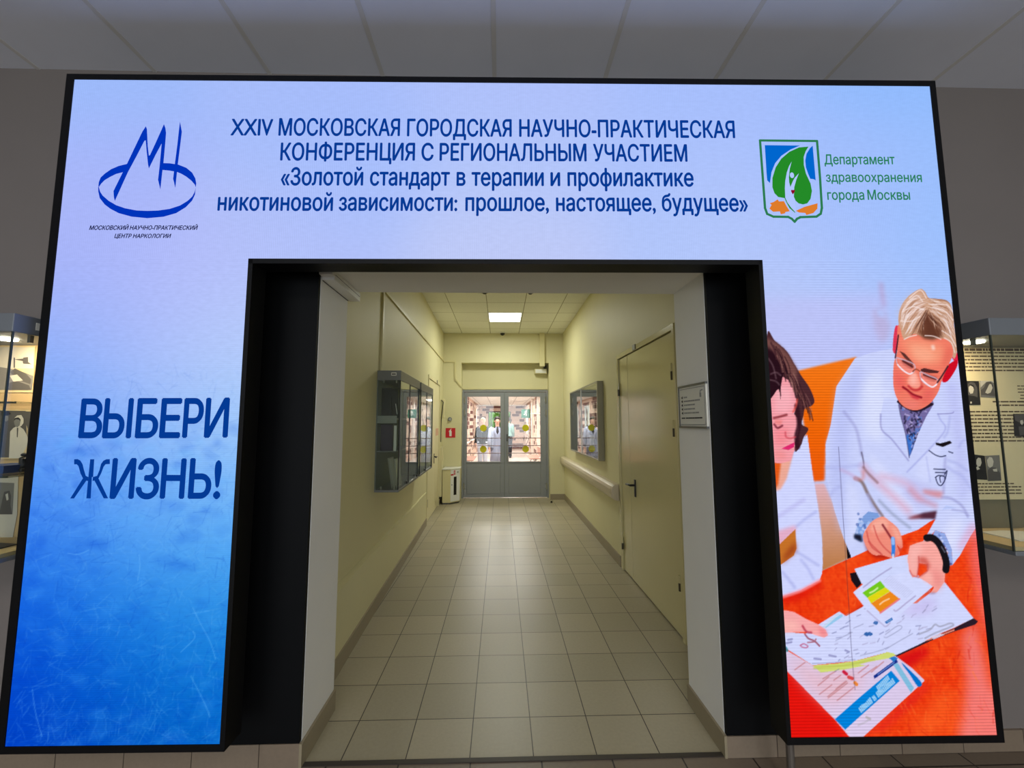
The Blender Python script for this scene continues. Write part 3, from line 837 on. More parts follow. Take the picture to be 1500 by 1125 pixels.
F_(V("1586,1143 1630,1161 1657,1142 1644,1106 1601,1093 1574,1107"), SKINL, blur=.008, a=.8)
F_(V("1661,1133 1688,1115 1702,1083 1700,1047 1675,1079"), SKINL, blur=.006, a=.7)
for p in (V("1557,1102 1565,1061 1591,1030 1615,1006"), V("1589,1125 1602,1075 1624,1039 1655,1009"), V("1562,1061 1577,1034 1608,1012")):
    S_(p, .005, (196, 66, 64), a=.75, blur=.003)
S_(V("1628,1129 1644,1102 1660,1074"), .009, (120, 26, 40), a=.85, blur=.003)
S_(V("1667,1072 1666,1034 1662,1005"), .016, (52, 128, 226), a=1)
S_(V("1667,1072 1666,1052"), .014, (150, 190, 250), a=.9)
S_(V("1662,1005 1661,994"), .008, (220, 226, 250), a=.9)
F_(V("1692,1038 1707,1042 1698,1025 1678,1011 1689,998 1672,996 1669,1011"), (222, 100, 96), blur=.004, a=.6)
# papers: leaflet underneath
F_(V("1161,638 1175,550 1362,359 1420,289 1486,288 1474,289 1692,458 1749,503 1703,550 1638,599 1593,602 1455,564 1314,551"), (216, 200, 232))
F_(V("1182,616 1313,541 1508,550 1455,455 1349,403 1242,499"), (228, 184, 198), blur=.03, a=.8)
F_(V("1364,358 1404,318 1467,367 1645,503 1613,543 1473,441"), (2, 128, 216))
F_(V("1537,523 1639,588 1644,576 1541,512"), (20, 48, 140))
F_(V("1623,566 1643,573 1702,475 1687,457"), (128, 188, 222))
F_(V("1606,594 1632,599 1645,591 1625,577"), (40, 120, 200))
F_(V("1659,572 1680,555 1735,496 1719,480 1691,523"), (0, 112, 202), s=True)
for k in range(26):
    t = k / 26.0
    a_, b_ = V("1472,389 1624,504"); n_ = .012 * math.sin(k * 7.3)
    u = a_[0] + (b_[0] - a_[0]) * t; z = a_[1] + (b_[1] - a_[1]) * t
    if k in (9, 12): continue
    S_([(u - .004, z + .010 + n_ * .2), (u + .004, z - .004)], .006, (190, 222, 250), a=.85)
for k in range(9):
    a_, b_ = V("1551,474 1604,519"); t = k / 9.0
    u = a_[0] + (b_[0] - a_[0]) * t; z = a_[1] + (b_[1] - a_[1]) * t
    S_([(u - .003, z + .008), (u + .003, z - .005)], .006, (190, 222, 250), a=.85)
S_(V("1556,529 1628,575"), .004, (140, 170, 230), a=.7)
for p in (V("1212,550 1256,578"), V("1326,514 1382,543"), V("1304,488 1352,522"), V("1307,454 1361,490"), V("1371,508 1401,527"), V("1341,445 1424,503"), V("1343,440 1427,497"), V("1379,430 1451,479"), V("1475,535 1520,565"), V("1485,518 1554,560"), V("1530,538 1584,578"), V("1377,474 1419,503")):
    S_(p, .005, (196, 132, 140), a=.75, s=False)
for p, c in (("a", (200, 16, 50)), ("b", (214, 60, 60)), ("c", (236, 128, 40))):
    q = dict(a=V("1415,540 1425,532"), b=V("1434,519 1448,514"), c=V("1458,497 1464,491"))[p]
    S_(q, .014, c, a=.9)
S_(V("1459,334 1491,347 1509,360"), .008, (196, 186, 206), a=.8)
S_(V("1495,365 1509,357"), .010, (180, 172, 176), a=.8)
# clipboard and its sheets
F_(V("1895,708 1978,749 1998,734 1983,721 1891,694 1809,666 1640,597 1633,605 1766,659"), (44, 28, 40))
F_(V("1471,931 1499,936 1518,890 1496,870 1475,901"), (26, 18, 26))
F_(V("1162,697 1179,699 1267,691 1321,726 1414,778 1441,759 1520,799 1558,808 1743,807 1871,894 1981,745 1978,746 1892,709 1832,687 1738,644 1638,603 1605,615 1465,582 1287,567 1183,632 1161,649"), (208, 214, 252))
F_(V("1761,658 1893,704 1895,698 1809,669 1781,660"), (226, 134, 116))
F_(V("1789,674 1832,686 1853,683 1803,664"), (216, 200, 220))
S_(V("1742,685 1791,703 1814,723 1835,715 1878,727 1888,717 1811,689 1767,669"), .007, (168, 170, 196), a=.9)
F_(V("1288,566 1384,572 1465,582 1546,600 1605,616 1597,617 1628,611 1638,603 1606,591 1518,578 1481,568 1509,564 1417,549 1319,538"), (206, 218, 116))
S_(V("1293,556 1418,565 1545,587"), .008, (186, 196, 80), a=.7, blur=.004)
F_(V("1347,725 1423,768 1429,759 1352,712"), (150, 200, 236))
F_(V("1338,717 1411,774 1415,768 1346,712"), (196, 216, 240))
F_(V("1716,807 1802,837 1837,815 1795,763 1711,759 1675,768"), (198, 186, 236), blur=.02, a=.7)
for k in range(70):
    u0_, z0_ = V("1378,642 1164,877")[0]; u1_, z1_ = V("1818,758 1507,820")[0]
    u = rng.uniform(u0_, u1_); z = z0_ + (u - u0_) * .33 + rng.uniform(-.10, .13)
    if not (V("1845,817 1507,820")[0][0] > u): continue
    S_([(u, z), (u + rng.uniform(.006, .022), z + rng.uniform(.002, .014))], rng.uniform(.003, .005), [(140, 140, 178), (120, 124, 170), (166, 160, 196)][rng.randint(3)], a=.55)
for p in (V("1596,626 1650,655 1716,688"), V("1588,626 1542,614 1489,603"), V("1287,573 1385,578 1465,588"), V("1469,711 1511,727"), V("1391,663 1462,695"), V("1601,685 1656,719 1671,709 1610,675 1595,675")):
    S_(p, .004, (158, 162, 196), a=.7)
# handwritten numerals on the sheet
for p in (V("1514,686 1524,682 1522,692 1532,686"), V("1536,693 1544,686"), V("1557,731 1566,727 1571,734 1561,735"), V("1517,690 1527,683"), V("1531,691 1537,683 1543,689")):
    S_(p, .007, (44, 96, 170), a=.9)
S_(V("1241,645 1256,651 1272,642 1266,636 1249,638 1241,645"), .005, (190, 90, 130), a=.8)
S_(V("1264,688 1277,672 1302,661 1321,642"), .007, (150, 70, 90), a=.85)
S_(V("1273,656 1300,659 1308,669"), .006, (170, 100, 120), a=.8)
S_(V("1180,635 1184,626"), .012, (40, 130, 150), a=.8)
for p in (V("1296,593 1323,590"), V("1359,605 1386,600"), V("1428,624 1440,619"), V("1191,667 1208,670"), V("1184,654 1205,658")):
    S_(p, .008, (130, 130, 180), a=.7)
# sheet with the colour chart
F_(V("1492,949 1663,994 1727,1007 1737,940 1820,876 1745,829 1518,888"), (206, 214, 252))
F_(V("1479,854 1525,888 1728,940 1760,913 1821,876 1606,717 1590,727 1533,780"), (210, 216, 253), s=False)
S_(V("1533,780 1590,727 1606,717 1625,731"), .006, (180, 176, 214), a=.8)
S_(V("1650,953 1586,916 1524,874"), .006, (166, 164, 206), a=.8)
S_(V("1742,838 1697,807 1657,779 1646,782"), .006, (178, 172, 212), a=.9)
F_(V("1518,852 1598,900 1617,874 1537,832"), (116, 200, 30))
F_(V("1537,832 1617,874 1637,858 1551,809"), (222, 214, 20))
F_(V("1551,809 1637,857 1673,827 1587,771"), (236, 136, 28))
S_(V("1587,771 1673,826"), .007, (232, 120, 130), a=.9)
S_(V("1550,852 1567,859 1584,871"), .007, (206, 236, 170), a=.9)
S_(V("1588,805 1605,817 1629,827"), .006, (250, 206, 160), a=.9)
F_(V("1603,735 1634,752 1638,743 1609,727"), (30, 94, 176))
S_(V("1612,735 1631,744"), .004, (140, 180, 226), a=.9)
for k in range(16):
    a_, b_ = V("1612,896 1708,825"); t = k / 16.0
    u = a_[0] + (b_[0] - a_[0]) * t; z = a_[1] + (b_[1] - a_[1]) * t
    S_([(u, z), (u + .03, z + .025)], .004, (196, 200, 238), a=.7)
# right hand over the sheet
F_(V("1852,1106 1893,1093 1916,1028 1914,963 1891,956 1899,1015 1876,1060 1841,1088"), (146, 168, 228))
for k in range(18):
    t = rng.uniform(0, 1); a_, b_ = V("1860,1096 1899,965")
    S_([(a_[0] + (b_[0] - a_[0]) * t + rng.uniform(0, .01), a_[1] + (b_[1] - a_[1]) * t + .012 * math.sin(3 * t))] * 2, .010, [(96, 120, 190), (206, 214, 252), (70, 60, 120)][rng.randint(3)], a=.7)
F_(V("1737,1042 1767,1053 1815,1066 1851,1051 1869,997 1878,930 1871,894 1836,852 1808,850 1825,872 1794,895 1761,913 1802,938 1805,966 1769,971 1757,917 1736,912 1724,943 1723,993"), (246, 166, 158))
F_(V("1771,997 1803,993 1818,957 1803,939 1800,964 1768,971"), (206, 92, 82), blur=.006, a=.9)
F_(V("1737,1038 1776,1051 1793,1029 1760,984 1755,931 1733,940 1727,984"), (248, 184, 178), blur=.01, a=.7)
F_(V("1823,957 1871,921 1868,894 1836,855 1822,895"), (234, 138, 134), blur=.012, a=.7)
F_(V("1795,935 1824,921 1816,886 1780,899"), (250, 180, 172), blur=.008, a=.7)
for p in (V("1771,997 1769,971 1757,917"), V("1805,966 1802,938 1761,913"), V("1728,940 1736,922 1754,915")):
    S_(p, .005, (196, 74, 74), a=.7, blur=.004)
F_(V("1808,850 1836,852 1826,847 1789,846"), (120, 40, 60), blur=.004, a=.7)
S_(V("1813,1074 1837,1074 1861,1053 1878,1015 1887,974 1882,943"), .030, (24, 20, 26), a=1)
S_(V("1873,1037 1885,1015"), .006, (110, 110, 130), a=.7)
F_(V("1879,957 1899,963 1891,952 1875,934"), (20, 16, 22), blur=.003)
# woman: jumper, face, dark hair
F_(V("1165,1357 1221,1316 1265,1427 1330,1512 1337,1414 1343,1321 1347,1296 1356,1189 1363,1084 1359,974 1352,930 1340,904 1260,866 1180,842 1165,836 1158,966"), (206, 212, 254))
for p, wd, c in ((V("1254,1122 1295,1154 1344,1184"), .010, COATS), (V("1252,1020 1284,1000 1339,965"), .010, COATS), (V("1187,936 1211,906 1232,877"), .012, COATS), (V("1268,985 1292,955 1314,911"), .010, COATS), (V("1181,1165 1230,1195 1295,1235"), .018, (190, 190, 240))):
    S_(p, wd, c, a=.7, blur=.01)
S_(V("1339,903 1260,864 1180,839"), .014, (250, 160, 176), a=.7, blur=.006)
F_(V("1172,1105 1252,1129 1256,1109 1184,1045 1168,1045"), (226, 172, 200), blur=.005)
F_(V("1173,1045 1184,1055 1252,1114 1251,1032 1238,1005 1181,968 1168,966"), (196, 112, 40))
F_(V("1203,1015 1250,1064 1249,1025 1184,969"), (150, 56, 24), blur=.01, a=.8)
F_(V("1168,1415 1262,1427 1228,1324 1199,1280 1178,1273 1152,1254"), (236, 168, 150), blur=.003)
F_(V("1167,1399 1208,1395 1189,1299 1179,1286 1160,1286"), (226, 88, 24), blur=.004)
F_(V("1181,1954 1214,1926 1264,1879 1294,1823 1321,1771 1354,1717 1372,1660 1356,1636 1329,1627 1319,1594 1310,1557 1337,1537 1313,1499 1299,1466 1268,1452 1275,1677 1163,1664"), (74, 40, 46), s=True)
F_(V("1182,1744 1240,1764 1279,1740 1288,1684 1297,1637 1277,1603 1291,1584 1294,1530 1283,1498 1273,1479 1271,1447 1250,1400 1206,1389 1147,1395 1163,1664"), (242, 156, 166))
F_(V("1200,1717 1271,1724 1279,1637 1253,1604 1194,1611"), (246, 176, 186), blur=.012, a=.8)
F_(V("1185,1532 1249,1545 1245,1479 1191,1460"), (244, 130, 140), blur=.014, a=.7)
F_(V("1180,1447 1216,1440 1241,1414 1187,1402"), (240, 140, 140), blur=.01, a=.7)
F_(V("1177,1899 1210,1860 1242,1791 1236,1756 1227,1714 1224,1664 1216,1710 1185,1674 1163,1664"), (40, 16, 26), s=True)
F_(V("1177,1940 1226,1913 1270,1865 1306,1798 1295,1730 1265,1791 1216,1872 1174,1899"), (126, 82, 76), blur=.006, a=.8)
for k in range(70):
    t = rng.uniform(0, 1); a_, b_ = V("1202,1913 1331,1664")
    u = a_[0] + (b_[0] - a_[0]) * t + rng.uniform(-.012, .012) ; z = a_[1] + (b_[1] - a_[1]) * t ** 1.1 + rng.uniform(-.03, .01)
    S_([(u, z), (u + .015, z - .035), (u + .022, z - .075)], rng.uniform(.002, .005), [(150, 104, 96), (48, 20, 30), (110, 66, 64), (30, 12, 20)][rng.randint(4)], a=rng.uniform(.4, .85))
for p in (V("1181,1845 1199,1811 1209,1757"), V("1187,1777 1211,1784 1230,1771"), V("1182,1751 1208,1744 1221,1730")):
    S_(p, .006, (120, 92, 100), a=.6, blur=.003)
S_(V("1292,1637 1297,1558 1283,1505 1285,1460"), .020, (52, 20, 32), a=.9, blur=.006)
S_(V("1189,1584 1216,1590 1245,1598"), .010, (140, 52, 60), a=.9, blur=.004)
S_(V("1189,1557 1202,1541 1223,1551"), .009, (120, 40, 56), a=.9, blur=.003)
F_(V("1191,1578 1228,1574 1216,1551 1192,1558"), (236, 130, 130), blur=.004, a=.8)
S_(V("1235,1522 1237,1502 1256,1496 1276,1502"), .007, (206, 76, 90), a=.8, blur=.004)
F_(V("1213,1452 1251,1470 1272,1479 1269,1459 1243,1446"), (222, 40, 110), s=False)
S_(V("1275,1611 1289,1637 1296,1664"), .008, (226, 80, 70), a=.7, blur=.004)
# her hand on the papers
F_(V("1167,784 1193,783 1224,777 1271,750 1322,727 1351,707 1360,684 1343,674 1306,685 1274,697 1222,697 1161,694"), (246, 166, 168), s=False)
F_(V("1167,735 1225,745 1246,713 1176,697"), (250, 190, 180), blur=.012, a=.7)
S_(V("1256,721 1270,699 1290,695"), .008, (176, 40, 66), a=.85, blur=.004)
F_(V("1320,718 1351,705 1359,685 1330,685"), (236, 120, 130), blur=.008, a=.7)
# dark seam of the display modules
S_(V("1463,1458 1458,930 1454,630 1456,471"), .0026, (40, 30, 60), a=.5)
grid_mesh('photograph', [ph.mesh('', None, None)], LEDP, SCR)

# ---- lettering and emblems on the screen
NAVY = emit('navy lettering', (4, 58, 148))
ROYAL = emit('royal blue logo', (0, 52, 186))
DKNAVY = emit('dark navy lettering', (24, 30, 78))
GREENT = emit('green lettering', (42, 128, 92))
GREENL = emit('green leaf', (36, 138, 40))
GREENF = emit('green outline', (44, 124, 80))
EBLUE = emit('emblem blue', (0, 102, 206))
EORANGE = emit('emblem orange', (222, 124, 44))
EWHITE = emit('emblem white', (176, 198, 252))
ERED = emit('emblem red', (140, 0, 40))

def glyphs(txt, weight=0.0):
    """letter shapes, their outlines filled by winding number"""
    cu = bpy.data.curves.new('t', 'FONT')
    cu.body = txt
    cu.size = 1.0
    cu.fill_mode = 'NONE'
    cu.resolution_u = 4
    o = bpy.data.objects.new('t', cu)
    COL.objects.link(o)
    dg = bpy.context.evaluated_depsgraph_get()
    dg.update()
    me = bpy.data.meshes.new_from_object(o.evaluated_get(dg))
    co = [(v.co.x, v.co.y) for v in me.vertices]
    ed = [tuple(e.vertices) for e in me.edges]
    # outlines run in vertex order; an edge that closes an outline joins its last vertex to its first
    ed = [(i, j) if j == i + 1 else ((j, i) if i == j + 1 else (max(i, j), min(i, j))) for i, j in ed]
    bpy.data.objects.remove(o); bpy.data.curves.remove(cu); bpy.data.meshes.remove(me)
    vo, eo, fo = delaunay_2d_cdt([Vector(c) for c in co], ed, [], 0, 1e-5)[:3]
    A = np.array([co[i] for i, j in ed]); B = np.array([co[j] for i, j in ed])
    fs = []
    for t in fo:
        cx = sum(vo[k].x for k in t) / len(t); cy = sum(vo[k].y for k in t) / len(t)
        up = (A[:, 1] <= cy) & (B[:, 1] > cy); dn = (B[:, 1] <= cy) & (A[:, 1] > cy)
        side = (B[:, 0] - A[:, 0]) * (cy - A[:, 1]) - (cx - A[:, 0]) * (B[:, 1] - A[:, 1])
        wn = int((up & (side > 0)).sum()) - int((dn & (side < 0)).sum())
        if wn: fs.append(tuple(t))
    used = sorted({k for t in fs for k in t}); ix = {k: n for n, k in enumerate(used)}
    return [(vo[k].x, vo[k].y) for k in used], [tuple(ix[k] for k in t) for t in fs]
_H = glyphs('\u041d')[0]
CAPH = max(v[1] for v in _H) - min(v[1] for v in _H)

def words(mb, items, y=-0.0024, weight=0.0, slant=0.0, mi=0):
    """items: (text, [(u0, w_base), (u1, w_base), (u, w_cap_top)])"""
    for txt, (a, b, t) in items:
        vs, fs = glyphs(txt)
        x0 = min(v[0] for v in vs); x1 = max(v[0] for v in vs)
        h = (t[1] - (a[1] + (b[1] - a[1]) * (t[0] - a[0]) / (b[0] - a[0]))) / CAPH
        out = []
        for vx, vy in vs:
            k = (vx - x0) / (x1 - x0)
            out.append((a[0] + (b[0] - a[0]) * k + slant * vy * h, y, a[1] + (b[1] - a[1]) * k + vy * h))
        # heavier strokes: the same letters again, nudged a little
        for du, dw in ((0, 0), (weight * h, 0), (-weight * h, 0), (0, weight * h), (0, -weight * h)):
            mb.add([(q[0] + du, q[1], q[2] + dw) for q in out], fs, mi)
            if not weight: break
    return mb

for it in [('XXIV', V("-1235,2878 -1047,2878 -1142,2961")), ('МОСКОВСКАЯ', V("-1017,2878 -466,2880 -736,2962")), ('ГОРОДСКАЯ', V("-430,2879 48,2880 -201,2963")), ('НАУЧНО-ПРАКТИЧЕСКАЯ', V("86,2880 1085,2880 591,2964"))]:
    words(MB(), [it], weight=0.017).build('headline_word', NAVY, SCR)
for it in [('КОНФЕРЕНЦИЯ', V("-1003,2758 -395,2761 -700,2843")), ('С', V("-362,2761 -310,2761 -338,2844")), ('РЕГИОНАЛЬНЫМ', V("-279,2761 392,2762 51,2845")), ('УЧАСТИЕМ', V("426,2762 858,2763 651,2845"))]:
    words(MB(), [it], weight=0.017).build('headline_word', NAVY, SCR)
for it in [('«Золотой', V("-995,2639 -627,2640 -820,2723")), ('стандарт', V("-593,2640 -234,2641 -417,2725")), ('в', V("-200,2641 -163,2641 -183,2726")), ('терапии', V("-132,2641 194,2642 19,2726")), ('и', V("228,2642 269,2642 248,2727")), ('профилактике', V("306,2642 882,2643 584,2728"))]:
    words(MB(), [it], weight=0.017).build('headline_word', NAVY, SCR)
for it in [('никотиновой', V("-1271,2518 -759,2519 -1030,2601")), ('зависимости:', V("-729,2520 -199,2521 -476,2603")), ('прошлое,', V("-159,2521 216,2522 19,2605")), ('настоящее,', V("252,2522 703,2523 487,2606")), ('будущее»', V("735,2524 1126,2524 926,2607"))]:
    words(MB(), [it], weight=0.017).build('headline_word', NAVY, SCR)
w = MB()
words(w, [(ch, p) for ch, p in (('В', V("-1791,1508 -1701,1507 -1802,1670")), ('Ы', V("-1691,1507 -1576,1507 -1692,1671")), ('Б', V("-1553,1507 -1465,1507 -1556,1671")), ('Е', V("-1451,1507 -1370,1507 -1453,1671")), ('Р', V("-1354,1508 -1276,1508 -1358,1671")), ('И', V("-1262,1508 -1168,1509 -1262,1672")))], weight=0.017)
words(w, [(ch, p) for ch, p in (('И', V("-1637,1255 -1544,1255 -1640,1417")), ('З', V("-1531,1255 -1442,1254 -1531,1416")), ('Н', V("-1429,1255 -1334,1254 -1432,1416")), ('Ь', V("-1312,1254 -1224,1254 -1315,1416")), ('!', V("-1207,1254 -1184,1254 -1208,1415")))], weight=0.017)
for p in (V("-1735,1416 -1718,1416 -1716,1342 -1721,1342 -1718,1254 -1736,1254 -1736,1327"),
          V("-1802,1416 -1788,1417 -1776,1411 -1765,1396 -1757,1372 -1747,1347 -1736,1342 -1736,1326 -1743,1327 -1787,1254 -1803,1254 -1758,1337 -1770,1357 -1781,1387 -1789,1395 -1800,1395"),
          V("-1653,1416 -1667,1416 -1679,1410 -1688,1396 -1692,1371 -1700,1347 -1717,1342 -1717,1326 -1709,1327 -1664,1254 -1646,1254 -1693,1336 -1684,1357 -1676,1385 -1669,1395 -1651,1396")):
    w.flat(p, -0.0024)
w.build('slogan_text', NAVY, SCR)
# emblem of the centre: two letters over an open ring
w = MB()
for p in (V("-1622,2918 -1616,2905 -1606,2823 -1597,2776 -1592,2779 -1571,2839 -1550,2901 -1541,2929 -1533,2911 -1528,2886 -1528,2842 -1529,2738 -1531,2695 -1533,2615 -1539,2635 -1547,2661 -1545,2726 -1544,2835 -1567,2781 -1592,2715 -1597,2732 -1608,2793 -1617,2850 -1623,2847 -1652,2774 -1685,2695 -1731,2560 -1737,2579 -1741,2607 -1692,2736 -1636,2891"),
          V("-1469,2942 -1463,2917 -1457,2892 -1461,2800 -1464,2737 -1465,2696 -1467,2622 -1474,2647 -1480,2666 -1477,2744 -1473,2830 -1471,2899"),
          V("-1811,2626 -1808,2603 -1799,2573 -1774,2543 -1747,2523 -1709,2503 -1651,2487 -1580,2480 -1510,2487 -1455,2504 -1414,2532 -1388,2563 -1377,2592 -1376,2625 -1379,2605 -1389,2582 -1408,2562 -1440,2540 -1485,2524 -1535,2516 -1583,2514 -1631,2516 -1683,2526 -1723,2540 -1759,2561 -1787,2585 -1800,2603 -1808,2626"),
          V("-1810,2628 -1810,2648 -1804,2670 -1787,2689 -1761,2710 -1728,2726 -1691,2736 -1707,2696 -1736,2688 -1763,2673 -1785,2658 -1799,2641 -1807,2626"),
          V("-1532,2741 -1501,2740 -1462,2734 -1425,2719 -1397,2696 -1381,2669 -1375,2645 -1376,2626 -1381,2639 -1398,2658 -1422,2677 -1446,2691 -1466,2699 -1498,2705 -1531,2708")):
    w.flat(p, -0.0024)
w.build('centre_logo', ROYAL, SCR)
w = MB()
words(w, [('МОСКОВСКИЙ', V("-1832,2425 -1663,2426 -1749,2445")), ('НАУЧНО-ПРАКТИЧЕСКИЙ', V("-1654,2426 -1358,2427 -1507,2446")), ('ЦЕНТР', V("-1718,2388 -1646,2388 -1684,2407")), ('НАРКОЛОГИИ', V("-1637,2388 -1473,2389 -1560,2407"))], weight=0.03, slant=0.2)
w.build('centre_lettering', DKNAVY, SCR)
# emblem of the department: shield with leaf, small figure and map
em = MB()
ol = V("1202,2868 1469,2867 1470,2683 1468,2541 1461,2514 1440,2500 1366,2497 1350,2489 1338,2475 1326,2489 1310,2498 1242,2499 1214,2512 1206,2540 1204,2712")
cx = sum(p[0] for p in ol) / len(ol); cz = sum(p[1] for p in ol) / len(ol)
n = len(ol); tw = 0.0055
for i in range(n):
    a, b = Vector(ol[i]), Vector(ol[(i + 1) % n]); d = (b - a).normalized(); q = Vector((-d.y, d.x)) * tw
    d = d * tw * 0.6
    em.flat([tuple(a - q - d), tuple(b - q + d), tuple(b + q + d), tuple(a + q - d)], -0.0024, 0)
em.flat(V("1223,2845 1387,2844 1342,2824 1297,2793 1266,2757 1246,2712 1236,2660 1224,2673 1223,2706"), -0.0024, 1)
em.flat(V("1447,2844 1449,2674 1440,2680 1424,2682 1416,2707 1408,2737 1407,2770 1415,2803 1434,2832"), -0.0024, 1)
em.flat(V("1427,2839 1383,2835 1336,2813 1296,2779 1267,2736 1249,2685 1246,2640 1254,2611 1270,2593 1299,2588 1305,2570 1319,2540 1343,2517 1344,2564 1342,2596 1349,2576 1362,2563 1382,2558 1402,2563 1419,2585 1428,2623 1424,2659 1406,2707 1399,2749 1401,2788 1412,2816"), -0.0024, 2)
em.flat(V("1343,2765 1329,2742 1317,2712 1307,2670 1303,2635 1302,2590 1310,2567 1325,2543 1343,2521 1349,2531 1346,2564 1342,2596 1347,2641 1359,2677 1373,2708 1352,2686 1343,2671 1329,2641 1325,2664 1325,2688 1332,2730"), -0.0030, 3)
c = V("1340,2698 1351,2698")
em.add([(c[0][0] + (c[1][0] - c[0][0]) * math.cos(t) * .9, -0.0032, c[0][1] + (c[1][0] - c[0][0]) * 1.25 * math.sin(t)) for t in np.linspace(0, 2 * math.pi, 16, endpoint=False)], [tuple(range(16))], 3)
em.flat(V("1330,2624 1335,2628 1340,2625 1344,2628 1349,2625 1346,2617 1338,2605 1332,2616"), -0.0034, 4)
for p in (V("1229,2563 1247,2569 1267,2582 1272,2572 1295,2573 1306,2549 1319,2525 1298,2521 1297,2515 1277,2510 1273,2524 1242,2522 1226,2537 1237,2555"), V("1347,2527 1387,2546 1450,2564 1447,2538 1427,2517 1394,2507 1390,2517 1362,2519")):
    em.flat(p, -0.0024, 5)
em.build('department_emblem', [GREENF, EBLUE, GREENL, EWHITE, ERED, EORANGE], SCR)
for it in [('Департамент', V("1497,2753 1825,2755 1663,2802")), ('здравоохранения', V("1498,2668 1944,2669 1725,2714")), ('города', V("1498,2581 1668,2582 1586,2629")), ('Москвы', V("1685,2582 1881,2583 1787,2630"))]:
    words(MB(), [it], weight=0.014).build('department_word', GREENT, SCR)

# ---------------------------------------------------------------- the passage through the wall
t = empty('cable_trunking', (OX0 + 0.035, 2.28, 2.31), 'white plastic cable trunking in the upper left corner of the passage soffit', 'cable trunking', 'cable trunkings')
part(box(OX0 + 0.001, OX0 + 0.066, 2.10, 2.49, 2.300, OZ - 0.001), 'channel', WPL, t, bevel=0.002)
part(box(OX0 + 0.002, OX0 + 0.069, 2.062, 2.10, 2.315, 2.37), 'end_cap', WPL, t, bevel=0.002)
part(box(OX0 + 0.066, OX0 + 0.0668, 2.11, 2.48, 2.326, 2.329), 'lid_seam', DARKG, t)
part(box(OX0 + 0.0005, OX0 + 0.004, 2.11, 2.465, 2.2965, 2.2995), 'edge_gap', DARKG, t)

sg = empty('direction_sign', (OX1 - 0.006, 2.262, 1.655), 'white framed direction sign with left-pointing arrows on the right side of the passage', 'sign')
def xs(mb, pts, x0, x1, mi=0): return mb.prism(pts, 'x', x0, x1, mi)
part(box(1.054, 1.0615, 2.106, 2.424, 1.540, 1.773), 'sheet', PAPER, sg)
fr = MB()
fr.box(1.048, 1.0615, 2.100, 2.430, 1.766, 1.776).box(1.048, 1.0615, 2.100, 2.430, 1.534, 1.545).box(1.050, 1.0615, 2.422, 2.430, 1.534, 1.776)
part(fr, 'frame', DARKG, sg)
ln = MB()
ln.box(1.0525, 1.054, 2.12, 2.412, 1.7535, 1.7565).box(1.0525, 1.054, 2.118, 2.121, 1.555, 1.7565).box(1.0525, 1.054, 2.12, 2.41, 1.552, 1.556)
part(ln, 'border_line', GREYINK, sg)
for i, (z, l) in enumerate(((1.708, .045), (1.686, .18), (1.664, .11), (1.641, .135), (1.619, .175))):
    a = MB(); xs(a, [(2.398, z), (2.380, z + 0.008), (2.380, z - 0.008)], 1.0525, 1.054); part(a, 'arrow', INK, sg)
    a = MB(); y = 2.365; k = 0
    while y > 2.365 - l:
        d = 0.012 + 0.013 * ((k * 7 + i * 3) % 3); a.box(1.0525, 1.054, y - d, y, z - 0.004, z + 0.004); y -= d + 0.005; k += 1
    part(a, 'printed_line', GREYINK, sg)
a = MB().box(1.0525, 1.054, 2.355, 2.40, 1.587, 1.594)
y = 2.345
for d in (.03, .04, .025, .05, .03): a.box(1.0525, 1.054, y - d, y, 1.587, 1.594); y -= d + .004
part(a, 'printed_line', INK, sg)
a = MB().box(1.0525, 1.054, 2.155, 2.172, 1.700, 1.722)
a.tube([(1.053, 2.165, 1.722), (1.053, 2.160, 1.735), (1.053, 2.140, 1.737)], 0.003, 6)
part(a, 'tap_pictogram', GREYINK, sg)

# ---------------------------------------------------------------- cream steel door in the right corridor wall
def sroot(name, loc):
    o = bpy.data.objects.new(name, None); o.location = loc; COL.objects.link(o); o['kind'] = 'structure'; return o
d1 = sroot('door_1', (XR, 3.84, 0))
f = MB()
f.box(XR - 0.012, XR + 0.085, 3.06, 3.105, 0, 2.32).box(XR - 0.012, XR + 0.085, 4.575, 4.62, 0, 2.32).box(XR - 0.012, XR + 0.085, 3.105, 4.575, 2.272, 2.32)
part(f, 'frame', CREAM2, d1, bevel=0.003)
part(box(XR + 0.004, XR + 0.06, 3.108, 4.268, 0.012, 2.266), 'leaf', CREAM2, d1, bevel=0.004)
part(box(XR + 0.004, XR + 0.06, 4.274, 4.572, 0.012, 2.266), 'leaf', CREAM2, d1, bevel=0.004)
h = MB()
h.box(XR - 0.006, XR + 0.004, 4.100, 4.128, 0.845, 1.010)
h.tube([(XR - 0.004, 4.114, 0.955), (XR - 0.05, 4.114, 0.955), (XR - 0.055, 4.135, 0.958), (XR - 0.05, 4.24, 0.950)], 0.011, 10)
part(h, 'handle', BLK, d1)
HNG = mat('dark hinge', (70, 62, 44), 0.4, 0.5)
for y, z0, z1 in ((3.118, 1.89, 2.02), (3.118, 1.46, 1.585), (3.118, 0.345, 0.455), (4.562, 1.86, 2.0), (4.562, 0.22, 0.345)):
    m = MB().tube([(XR - 0.010, y, z0), (XR - 0.010, y, (z0 + z1) / 2)], 0.011, 10)
    hh = part(m, 'hinge', HNG, d1)
    part(MB().tube([(XR - 0.010, y, (z0 + z1) / 2 + .002), (XR - 0.010, y, z1)], 0.011, 10), 'hinge', CREAM2, d1)
part(box(XR - 0.02, XR - 0.012, 3.94, 4.02, 2.275, 2.325), 'room_plate', DARKG, d1)

